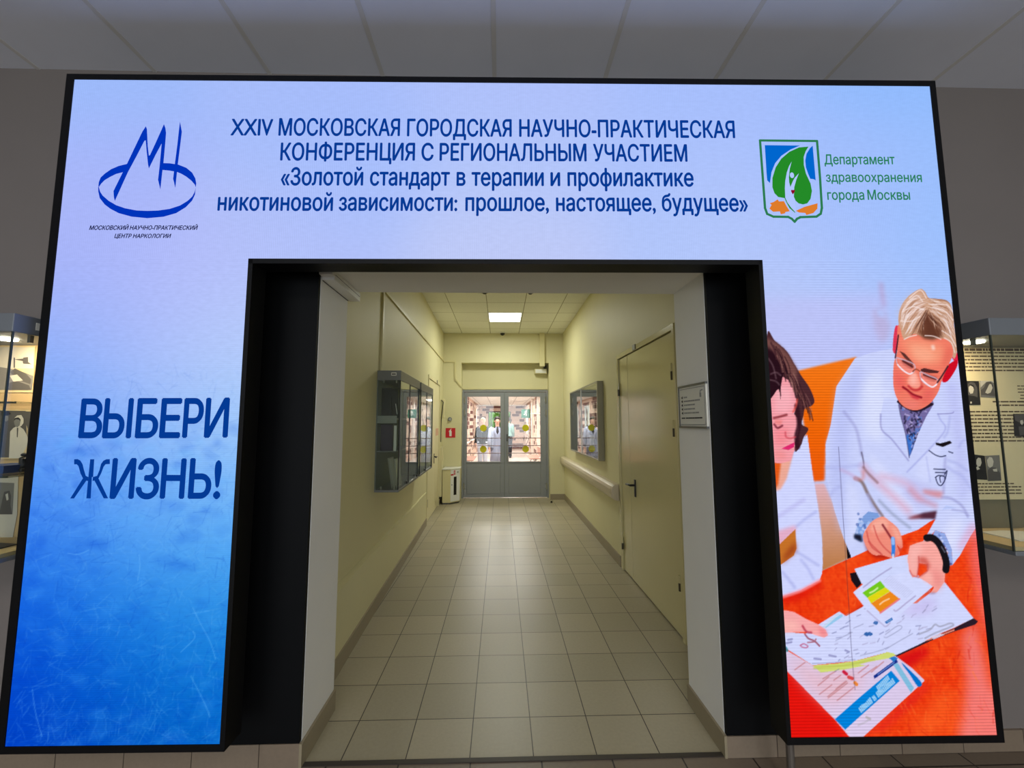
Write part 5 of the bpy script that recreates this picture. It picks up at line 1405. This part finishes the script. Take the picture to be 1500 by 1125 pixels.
for i, (x, y, w_, d_) in enumerate(((2.30, 1.84, .21, .15), (2.60, 1.86, .28, .18))):
    t = empty('open_booklet', (x, y, 1.037), ('small pale booklet lying at the left corner of the right showcase', 'wider pale booklet lying further right in the right showcase')[i], 'booklet')
    part(MB().hexa([(x, y, 1.0375), (x + w_ / 2, y, 1.0375), (x + w_ / 2, y + d_, 1.0375), (x, y + d_, 1.0375)], [(x, y, 1.042), (x + w_ / 2, y, 1.047), (x + w_ / 2, y + d_, 1.047), (x, y + d_, 1.042)]), 'left_page', PAPER, t)
    part(MB().hexa([(x + w_ / 2, y, 1.0375), (x + w_, y, 1.0375), (x + w_, y + d_, 1.0375), (x + w_ / 2, y + d_, 1.0375)], [(x + w_ / 2, y, 1.047), (x + w_, y, 1.042), (x + w_, y + d_, 1.042), (x + w_ / 2, y + d_, 1.047)]), 'right_page', PAPER, t)
# left: shelves and old photographs
zA, zB = V("-2263,1655 -2229,1347")[0][1], V("-2263,1655 -2229,1347")[1][1]
for z in (zA, zB):
    part(box(-3.09, -2.034, 1.80, 2.060, z - .004, z + .004), 'glass_shelf', SHGLASS, sl)
    part(box(-3.09, -2.034, 1.797, 1.80, z - .004, z + .004), 'shelf_edge', MATS['green glass edge'], sl)
mt = V("-2469,1955 -2251,1956 -2239,1666 -2437,1666")
print_('photograph', [(SEPIA, V("-2548,1949 -2274,1946 -2264,1717 -2521,1717")), (PHL, V("-2544,1940 -2279,1938 -2272,1834 -2532,1833")), (PHG, V("-2534,1857 -2387,1834 -2317,1816 -2268,1798 -2268,1729 -2520,1729")), (PHM, V("-2379,1816 -2359,1834 -2305,1810 -2276,1781 -2277,1757 -2347,1780")), (PHM, V("-2370,1887 -2363,1887 -2358,1837 -2365,1837")), (PHM, V("-2324,1887 -2302,1890 -2298,1863 -2324,1860")), (PHM, V("-2366,1878 -2324,1882 -2281,1854 -2321,1857 -2323,1869")), (PHM, V("-2390,1757 -2347,1775 -2282,1751 -2271,1729 -2387,1729")), (PHL, V("-2378,1798 -2344,1804 -2313,1775 -2357,1769"))],
       'old sepia group photo on the top shelf of the left showcase', 'photograph', 'old photographs in the left showcase')
print_('photograph', [(SEPIA, V("-2512,1637 -2241,1631 -2239,1400 -2490,1401")), (PHM, V("-2509,1632 -2286,1628 -2264,1478 -2292,1406 -2488,1407")), (PHM, V("-2303,1626 -2251,1625 -2256,1478 -2266,1490 -2268,1542")), (PHL, V("-2335,1546 -2323,1553 -2306,1553 -2287,1540 -2273,1519 -2264,1502 -2260,1469 -2286,1402 -2340,1403 -2345,1484 -2348,1529")), (PHL, V("-2334,1594 -2323,1606 -2304,1608 -2292,1591 -2290,1570 -2298,1556 -2311,1550 -2328,1559")), (PHG, V("-2335,1579 -2328,1591 -2311,1589 -2305,1576 -2306,1559 -2316,1549 -2326,1554 -2332,1566")), (PHD, V("-2336,1581 -2332,1594 -2316,1597 -2305,1588 -2305,1576 -2311,1586 -2327,1588")), (PHM, V("-2318,1547 -2311,1547 -2309,1502 -2313,1502")), (PHD, V("-2398,1626 -2365,1627 -2352,1614 -2368,1605 -2396,1605")), (PHG, V("-2385,1605 -2365,1605 -2361,1585 -2370,1576 -2383,1585"))],
       'old photo of a person in a white coat, middle of the left showcase', 'photograph', 'old photographs in the left showcase')
print_('photograph', [(PHL, V("-2481,1321 -2289,1320 -2276,1140 -2287,1001 -2445,1003")), (PHG, V("-2475,1294 -2303,1287 -2296,1142 -2458,1143")), (PHM, V("-2351,1199 -2345,1246 -2322,1252 -2311,1228 -2310,1187 -2298,1142 -2357,1142")), (PHL, V("-2338,1234 -2327,1240 -2321,1211 -2329,1205"))],
       'bluish portrait print on the bottom shelf of the left showcase', 'photograph', 'old photographs in the left showcase')
st = V("-2157,1356 -2133,1356 -2165,1435 -2180,1356")
sx0, sz0, szt = st[0][0], zB + .0045, st[2][1]
fg = empty('figurine', (sx0, 1.96, sz0), 'small dark figurine on the glass shelf of the left showcase', 'figurine')
H_ = szt - sz0; wd = (st[1][0] - st[3][0]) / 2
part(MB().box(sx0 - wd, sx0 + wd * .85, 1.94, 1.985, sz0, sz0 + .18 * H_), 'base', PHD, fg, bevel=.003)
part(MB().loft([(sx0, 1.962, sz0 + .18 * H_, wd * .85, .02), (sx0 + .004, 1.962, sz0 + .42 * H_, wd * .6, .018), (sx0, 1.962, sz0 + .60 * H_, wd * .5, .016), (sx0, 1.962, sz0 + .72 * H_, wd * .55, .016), (sx0, 1.962, sz0 + .80 * H_, wd * .2, .01)], 12), 'body', PHD, fg, smooth=True)
part(MB().ball((sx0 + .003, 1.962, sz0 + .90 * H_), (.013, .013, .1 * H_)), 'head', PHD, fg, smooth=True)
part(MB().tube([(sx0 + wd * .3, 1.955, sz0 + .66 * H_), (sx0 + wd * .95, 1.945, sz0 + .62 * H_), (sx0 + wd * 1.1, 1.94, sz0 + .74 * H_)], .006, 8), 'arm', PHD, fg)
bk = V("-2283,1353 -2147,1356 -2150,1389 -2286,1383")
t = empty('closed_book', ((bk[0][0] + bk[1][0]) / 2, 1.93, zB + .0045), 'dark blue book lying on the glass shelf left of the figurine', 'book')
bz = bk[2][1] - zB - .0045
part(MB().box(bk[0][0], bk[1][0], 1.88, 2.03, zB + .0045, zB + .010).box(bk[0][0], bk[1][0], 1.88, 2.03, zB + bz - .003, zB + bz), 'cover', BLUEC, t)
part(MB().box(bk[0][0] + .005, bk[1][0] - .004, 1.884, 2.03, zB + .010, zB + bz - .003), 'pages', BLUEC, t)
for i, x in enumerate((-2.20, -2.45)):
    t = empty('open_booklet', (x, 1.86, 1.037), ('open booklet at the right end of the floor of the left showcase', 'open booklet further left on the floor of the left showcase')[i], 'booklet')
    part(MB().hexa([(x - .08, 1.80, 1.0375), (x, 1.80, 1.0375), (x, 1.94, 1.0375), (x - .08, 1.94, 1.0375)], [(x - .08, 1.80, 1.042), (x, 1.80, 1.048), (x, 1.94, 1.048), (x - .08, 1.94, 1.042)]), 'left_page', PHL, t)
    part(MB().hexa([(x, 1.80, 1.0375), (x + .08, 1.80, 1.0375), (x + .08, 1.94, 1.0375), (x, 1.94, 1.0375)], [(x, 1.80, 1.048), (x + .08, 1.80, 1.042), (x + .08, 1.94, 1.042), (x, 1.94, 1.048)]), 'right_page', PHM, t)

# ---------------------------------------------------------------- the corridor beyond the doors
def brick_mat(name, axes):
    m = tile_mat(name, (222, 196, 180), (212, 182, 164), (230, 218, 206), 0.46, 0.0, 0.0, 0.006, 0.7, axes, 0.165)
    nt = m.node_tree
    br = [n for n in nt.nodes if n.type == 'TEX_BRICK'][0]
    br.offset = 0.5
    # some bricks are dark brown
    src = br.inputs['Vector'].links[0].from_socket
    b2 = nt.nodes.new('ShaderNodeTexBrick'); b2.offset = 0.5
    b2.inputs['Scale'].default_value = 1; b2.inputs['Brick Width'].default_value = .46; b2.inputs['Row Height'].default_value = .165; b2.inputs['Mortar Size'].default_value = .006
    b2.inputs['Color1'].default_value = (0, 0, 0, 1); b2.inputs['Color2'].default_value = (1, 1, 1, 1); b2.inputs['Mortar'].default_value = (1, 1, 1, 1); b2.inputs['Bias'].default_value = 0
    nt.links.new(src, b2.inputs['Vector'])
    lt = nt.nodes.new('ShaderNodeMath'); lt.operation = 'LESS_THAN'; lt.inputs[1].default_value = .36
    nt.links.new(b2.outputs['Color'], lt.inputs[0])
    mx = nt.nodes.new('ShaderNodeMix'); mx.data_type = 'RGBA'
    mx.inputs[7].default_value = L((112, 72, 66))
    mul = [n for n in nt.nodes if n.type == 'MIX'][0]
    nt.links.new(lt.outputs[0], mx.inputs['Factor']); nt.links.new(br.outputs['Color'], mx.inputs[6])
    nt.links.new(mx.outputs[2], mul.inputs[6])
    return m
BRX, BRY = brick_mat('pink brick side', 'yz'), brick_mat('pink brick end', 'xz')
PLAIN = mat('pale plaster', (232, 222, 212), 0.7)
YE = 25.8; XA, XB, ZF = -1.30, 1.42, 2.62
struct(box(XA - .3, XB + .3, 9.0, YE + .3, -.1, 0), 'floor_far', tile_mat('pale far tile', (226, 212, 204), (220, 206, 198), (190, 170, 160), .4, 0, 0, .004, .3))
struct(box(XA - .3, XB + .3, 9.12, YE + .3, ZF, ZF + .1), 'ceiling_far', tile_mat('far ceiling tile', (240, 236, 230), (236, 232, 226), (170, 164, 158), .6, .05, 0, .012, .8))
wins = [(9.9, 11.5), (12.5, 14.1), (15.1, 16.7), (17.7, 19.3), (20.3, 21.9), (22.9, 24.5)]
w = MB(); y = 9.12
for a, b in wins:
    w.box(XA - .25, XA, y, a, 0, ZF); w.box(XA - .25, XA, a, b, 0, .85); w.box(XA - .25, XA, a, b, 2.35, ZF); y = b
w.box(XA - .25, XA, y, YE, 0, ZF)
struct(w, 'wall_far_left', BRX)
for i, (a, b) in enumerate(wins):
    r = sroot('window_%d' % (i + 1), (XA - .15, (a + b) / 2, .85))
    f = MB()
    for q in ((a, a + .05), ((a + b) / 2 - .03, (a + b) / 2 + .03), (b - .05, b)): f.box(XA - .18, XA - .12, q[0], q[1], .85, 2.35)
    f.box(XA - .18, XA - .12, a, b, .85, .90).box(XA - .18, XA - .12, a, b, 2.30, 2.35)
    part(f, 'window_frame', WPL, r)
    part(box(XA - .155, XA - .15, a + .05, b - .05, .90, 2.30), 'pane', GLASS, r)
    part(box(XA - .12, XA + .10, a - .04, b + .04, .82, .85), 'window_sill', WPL, r)
w = MB().box(XB, XB + .25, 9.12, 10.15, 0, ZF)
struct(w, 'wall_far_near', PLAIN)
struct(box(XB, XB + .25, 10.15, YE, 0, ZF), 'wall_far_right', BRX)
for i, y in enumerate((10.2, 12.6, 15.2, 18.0)):
    struct(box(XB - .09, XB, y, y + .22, 0, ZF), 'trim_%d' % (i + 3), PLAIN)
GX0, GX1, GZ0, GZ1 = -.78, .62, 1.0, 2.28
struct(MB().box(XA, GX0, YE, YE + .25, 0, ZF).box(GX1, XB, YE, YE + .25, 0, ZF).box(GX0, GX1, YE, YE + .25, 0, GZ0).box(GX0, GX1, YE, YE + .25, GZ1, ZF), 'wall_far_end', BRY)
r = sroot('window_7', (-.08, YE + .1, GZ0))
f = MB()
for x in (GX0, -.62, -.10, .18, GX1 - .05): f.box(x, x + .05, YE + .08, YE + .14, GZ0, GZ1)
f.box(GX0, GX1, YE + .08, YE + .14, GZ0, GZ0 + .05).box(GX0, GX1, YE + .08, YE + .14, GZ1 - .05, GZ1)
part(f, 'window_frame', DARKG, r)
part(MB().tube([(GX0 + .1, YE + .07, 1.78), (GX1 - .1, YE + .07, 2.26)], .015, 6), 'stay_bar', DARKG, r)
part(box(GX0 + .02, GX1 - .02, YE + .105, YE + .11, GZ0 + .04, GZ1 - .04), 'pane', GLASS, r)
# sunlit trees outside the end window
LEAF = mat('sunlit leaves', (112, 160, 52), 0.6, var=0.6, scale=3)
BARK = mat('bark', (90, 70, 50), 0.9)
struct(box(-12, 12, YE + .5, 45, -.5, -.12), 'ground_outside', mat('lawn', (110, 150, 60), 0.9, var=.2, scale=2))
for i, (x, y, s, lab) in enumerate(((-2.2, 30, 1.5, 'sunlit green tree outside the end window, at the left'), (2.0, 31.5, 1.6, 'sunlit green tree outside the end window, at the right'), (-.1, 37.5, 2.6, 'sunlit green tree outside the end window, farther back in the middle'))):
    t = empty('tree', (x, y, -.12), lab, 'tree', 'trees outside the end window')
    part(MB().tube([(x, y, -.12), (x + .05, y, .8), (x - .05, y, 1.6)], [.14, .11, .07], 10), 'trunk', BARK, t)
    bm = bmesh.new(); bmesh.ops.create_icosphere(bm, subdivisions=5, radius=s)
    rr = np.random.RandomState(i + 3); K = rr.normal(0, 2.6, (14, 3)); PHS = rr.uniform(0, 6, 14)
    for v in bm.verts:
        d = sum(math.sin(K[k] @ np.array(v.co) * (1 + k * .35) + PHS[k]) / (1 + .5 * k) for k in range(14))
        v.co *= 1 + .10 * d
    me = bpy.data.meshes.new('foliage'); bm.to_mesh(me); bm.free(); me.materials.append(LEAF)
    o = bpy.data.objects.new('foliage', me); COL.objects.link(o); o.parent = t; o.location = (0, 0, 1.9)

# exit sign on the right brick wall
EXG = mat('green exit sign', (36, 92, 74), 0.5)
t = empty('exit_sign', (.88, 15.0, 1.74), 'green exit sign with a running figure in the corridor beyond the doors', 'sign')
part(box(.74, 1.06, 14.98, 15.02, 1.75, 2.06), 'panel', EXG, t)
part(MB().tube([(1.0, 15, 1.90), (XB - .001, 15, 1.90)], .015, 8), 'wall_bracket', WPL, t)
g = MB().ball((.925, 14.978, 2.01), (.018, .003, .018)).tube([(.92, 14.978, 1.985), (.89, 14.978, 1.92)], .014, 6).tube([(.89, 14.978, 1.92), (.93, 14.978, 1.88), (.91, 14.978, 1.82)], .011, 6).tube([(.89, 14.978, 1.92), (.855, 14.978, 1.87), (.82, 14.978, 1.87)], .011, 6).tube([(.915, 14.978, 1.975), (.95, 14.978, 1.945)], .009, 6).tube([(.915, 14.978, 1.975), (.87, 14.978, 1.975), (.855, 14.978, 1.945)], .009, 6)
part(g, 'running_pictogram', WPL, t)

# benches along both sides
SEATM = mat('pale bench seat', (186, 140, 124), 0.4)
def bench(x, y0, y1, label):
    ym = (y0 + y1) / 2
    r = empty('bench', (x, ym, 0), label, 'bench', 'benches in the far corridor')
    n = 3; d = (y1 - y0) / n
    for k in range(n):
        part(MB().box(x - .2, x + .2, y0 + k * d + .02, y0 + (k + 1) * d - .02, .43, .46), 'seat', SEATM, r, bevel=.01)
    part(MB().box(x - .03, x + .03, y0, y1, .39, .43), 'beam', STEEL, r)
    for yy in (y0 + .15, y1 - .15):
        part(MB().tube([(x - .18, yy, .012), (x, yy, .38), (x + .18, yy, .012)], .016, 8), 'leg', DARKG, r)
    sgn = 1 if x > 0 else -1
    for k in range(n):
        part(MB().box(x + sgn * .19 - .012, x + sgn * .19 + .012, y0 + k * d + .02, y0 + (k + 1) * d - .02, .50, .76), 'backrest', SEATM, r, bevel=.01)
    part(MB().tube([(x + sgn * .03, y0 + .1, .41), (x + sgn * .19, y0 + .1, .5), (x + sgn * .20, y0 + .1, .75)], .012, 8).tube([(x + sgn * .03, y1 - .1, .41), (x + sgn * .19, y1 - .1, .5), (x + sgn * .20, y1 - .1, .75)], .012, 8), 'back_support', STEEL, r)
bench(1.10, 10.5, 12.1, 'pale bench by the right wall beyond the doors, the nearer one')
bench(1.10, 13.2, 14.8, 'pale bench by the right wall beyond the doors, the one before the exit sign')
bench(-1.02, 10.4, 12.0, 'pale bench under the windows beyond the doors, the nearer one')
bench(-1.02, 12.7, 14.3, 'pale bench under the windows beyond the doors, the farther one')

# ---------------------------------------------------------------- three people in the corridor beyond the doors
def skin_mesh(name, verts, edges, radii, m, parent, levels=1):
    me = bpy.data.meshes.new(name); me.from_pydata(verts, edges, []); me.update()
    o = bpy.data.objects.new(name, me); COL.objects.link(o)
    md = o.modifiers.new('s', 'SKIN'); md.use_smooth_shade = True
    for v, r in zip(me.skin_vertices[0].data, radii):
        v.radius = r if isinstance(r, tuple) else (r, r)
    me.skin_vertices[0].data[0].use_root = True
    sb = o.modifiers.new('u', 'SUBSURF'); sb.levels = levels; sb.render_levels = levels
    dg = bpy.context.evaluated_depsgraph_get(); dg.update()
    m2 = bpy.data.meshes.new_from_object(o.evaluated_get(dg))
    bpy.data.objects.remove(o); bpy.data.meshes.remove(me)
    m2.name = name
    return m2

def person(loc, rz, s, label, skin, hairc, coat, inner, legs, shoes, coat_len, stride, face=True, long_hair=False):
    root = empty('person', loc, label, 'person', rz=rz)
    root.scale = (s, s, s)
    SK = mat('skin %s' % label[:8], skin, .55); HR = mat('hair %s' % label[:8], hairc, .6)
    CT = mat('coat %s' % label[:8], coat, .8); IN = mat('shirt %s' % label[:8], inner, .8); LG = mat('trousers %s' % label[:8], legs, .8); SH = mat('shoes %s' % label[:8], shoes, .4)
    V_ = []; E_ = []; R_ = []
    def add(p, r, par=None):
        V_.append(p); R_.append(r)
        if par is not None: E_.append((par, len(V_) - 1))
        return len(V_) - 1
    pel = add((0, 0, .94), (.13, .10))
    sp = add((0, .005, 1.12), (.12, .09), pel); ch = add((0, .01, 1.32), (.14, .10), sp); nb_ = add((0, .012, 1.44), (.07, .065), ch)
    nk = add((0, .0, 1.50), (.052, .052), nb_); jw = add((0, -.012, 1.575), (.062, .075), nk); cr_ = add((0, -.004, 1.66), (.075, .092), jw); tp_ = add((0, .004, 1.715), (.055, .065), cr_)
    hands = []
    for sd in (-1, 1):
        sh = add((sd * .165, .01, 1.405), .058, ch); k = stride * sd
        el = add((sd * .215, .03 + k * .04, 1.13), .043, sh); wr = add((sd * .225, -.04 + k * .10, .89), .029, el); hd = add((sd * .222, -.055 + k * .11, .82), (.032, .022), wr)
        hands.append((sd, V_[hd]))
        hp = add((sd * .085, 0, .88), .085, pel); kn = add((sd * .095, -.02 - k * .12, .50), .058, hp); an = add((sd * .095, .02 - k * .20, .10), .040, kn); to = add((sd * .10, -.11 - k * .20, .045), (.038, .030), an)
    body = skin_mesh('body', V_, E_, R_, SK, root)
    # nose, ears and five fingers on each hand join the same surface
    bm = bmesh.new(); bm.from_mesh(body)
    x = MB()
    if face: x.loft([(0, -.098, 1.600, .014, .012), (0, -.102, 1.612, .012, .014), (0, -.092, 1.645, .006, .008)], 8)
    for sd in (-1, 1): x.ball((sd * .078, .005, 1.62), (.010, .020, .030), 8, 6)
    for sd, h in hands:
        for q, (dy, ln) in enumerate(((-.024, .070), (-.008, .082), (.008, .076), (.022, .060))):
            x.tube([(h[0], h[1] + dy, h[2]), (h[0] - sd * .004, h[1] + dy - .003, h[2] - .03 - ln * .4), (h[0] - sd * .014, h[1] + dy - .008, h[2] - .03 - ln)], [.0095, .0085, .006], 8)
        x.tube([(h[0], h[1] - .02, h[2] + .02), (h[0] - sd * .01, h[1] - .045, h[2] - .012), (h[0] - sd * .014, h[1] - .05, h[2] - .045)], [.011, .010, .007], 8)
    m3 = bpy.data.meshes.new('x'); m3.from_pydata(x.v, [], x.f); bm.from_mesh(m3); bmesh.ops.recalc_face_normals(bm, faces=bm.faces)
    bm.to_mesh(body); bm.free(); bpy.data.meshes.remove(m3)
    body.polygons.foreach_set('use_smooth', [True] * len(body.polygons)); body.materials.append(SK)
    o = bpy.data.objects.new('body', body); COL.objects.link(o); o.parent = root
    # hair
    hb = MB().loft([(0, .045, 1.56, .060, .045), (0, .038, 1.62, .086, .070), (0, .022, 1.675, .087, .094), (0, .008, 1.705, .080, .102), (0, .006, 1.738, .060, .078), (0, .006, 1.754, .022, .03)], 18)
    hb.build('hair', HR, root, smooth=True)
    if face:
        for sd in (-1, 1):
            e = MB().ball((sd * .030, -.090, 1.648), (.011, .008, .006), 10, 6).build('eye', WPL, root, smooth=True)
            MB().ball((sd * .030, -.098, 1.648), (.005, .003, .005), 8, 6).build('iris', BLK, e)
            MB().tube([(sd * .048, -.088, 1.668), (sd * .018, -.098, 1.668)], .004, 6).build('eyebrow', HR, root)
        MB().loft([(0, -.086, 1.568, .022, .006), (0, -.089, 1.574, .024, .006)], 10).build('mouth', mat('lips %s' % label[:8], (170, 90, 84), .5), root)
    # trousers and shoes
    for sd in (-1, 1):
        k = stride * sd
        MB().tube([(sd * .085, 0, .96), (sd * .088, -.005, .86), (sd * .095, -.02 - k * .12, .50), (sd * .095, .02 - k * .20, .07)], [.10, .102, .078, .068], 14).build('trouser_leg', LG, root, smooth=True)
        yb_ = -k * .20
        MB().loft([(sd * .098, -.055 + yb_, .004, .046, .135), (sd * .098, -.055 + yb_, .03, .047, .137), (sd * .098, -.045 + yb_, .065, .040, .105), (sd * .097, .0 + yb_, .10, .036, .05)], 14).build('shoe', SH, root, smooth=True)
    # shirt front and coat with sleeves
    MB().loft([(0, .0, .92, .150, .118), (0, .003, 1.10, .148, .112), (0, .006, 1.30, .168, .122), (0, .010, 1.41, .135, .095), (0, .010, 1.475, .066, .064)], 20).build('shirt', IN, root, smooth=True)
    rings = [(coat_len, .205, .165), (max(coat_len + .02, .70), .19, .15), (.93, .172, .137), (1.08, .163, .126), (1.25, .178, .132), (1.36, .180, .126), (1.43, .125, .092)]
    rings = [q for i, q in enumerate(rings) if i == 0 or q[0] > rings[0][0] + .01]
    seg = 26; vs = []; fs = []
    for (z, rx, ry) in rings:
        op = .0 if z < 1.26 else (z - 1.26) * 3.2
        if not face: op = 0.02
        for k in range(seg + 1):
            a = -math.pi / 2 + op + (2 * math.pi - 2 * op) * k / seg
            vs.append((rx * math.cos(a), .008 + ry * math.sin(a), z))
    for i in range(len(rings) - 1):
        for k in range(seg):
            a = i * (seg + 1) + k; fs.append((a, a + 1, a + seg + 2, a + seg + 1))
    c = MB().add(vs, fs).build('coat', CT, root, smooth=True)
    sm = c.modifiers.new('t', 'SOLIDIFY'); sm.thickness = .012
    for sd in (-1, 1):
        k = stride * sd
        MB().tube([(sd * .125, .01, 1.425), (sd * .172, .01, 1.395), (sd * .215, .03 + k * .04, 1.13), (sd * .225, -.035 + k * .10, .905)], [.055, .072, .060, .046], 14).build('sleeve', CT, root, smooth=True)
    if face:
        for sd in (-1, 1):
            MB().add([(sd * .03, -.125, 1.18), (sd * .095, -.128, 1.34), (sd * .06, -.10, 1.45), (sd * .025, -.07, 1.47), (sd * .022, -.118, 1.18), (sd * .085, -.119, 1.34), (sd * .05, -.09, 1.45), (sd * .02, -.06, 1.47)], [(0, 1, 2, 3), (7, 6, 5, 4), (0, 4, 5, 1), (1, 5, 6, 2), (2, 6, 7, 3), (3, 7, 4, 0)]).build('lapel', CT, root)
        MB().box(.07, .13, -.150, -.140, .86, .98).build('pocket', CT, root) if coat_len < .7 else None
    return root
person((-.10, 11.7, 0), .08, 1.0, 'person in a long white lab coat over a dark shirt behind the glass doors', (206, 160, 140), (46, 36, 34), (150, 155, 178), (34, 28, 32), (110, 112, 130), (60, 58, 60), .52, .55)
person((-.60, 14.0, 0), -.15, 1.0, 'fair-haired person in a dark jacket standing behind the one in the lab coat', (222, 178, 156), (214, 196, 160), (22, 17, 19), (190, 186, 190), (196, 200, 214), (90, 86, 84), .88, .25)
person((.34, 19.2, 0), math.pi - .1, 1.06, 'person seen from behind in a pale mint shirt and dark trousers', (210, 170, 150), (52, 42, 38), (120, 156, 148), (120, 156, 148), (24, 26, 38), (36, 34, 36), .93, .7, face=False)
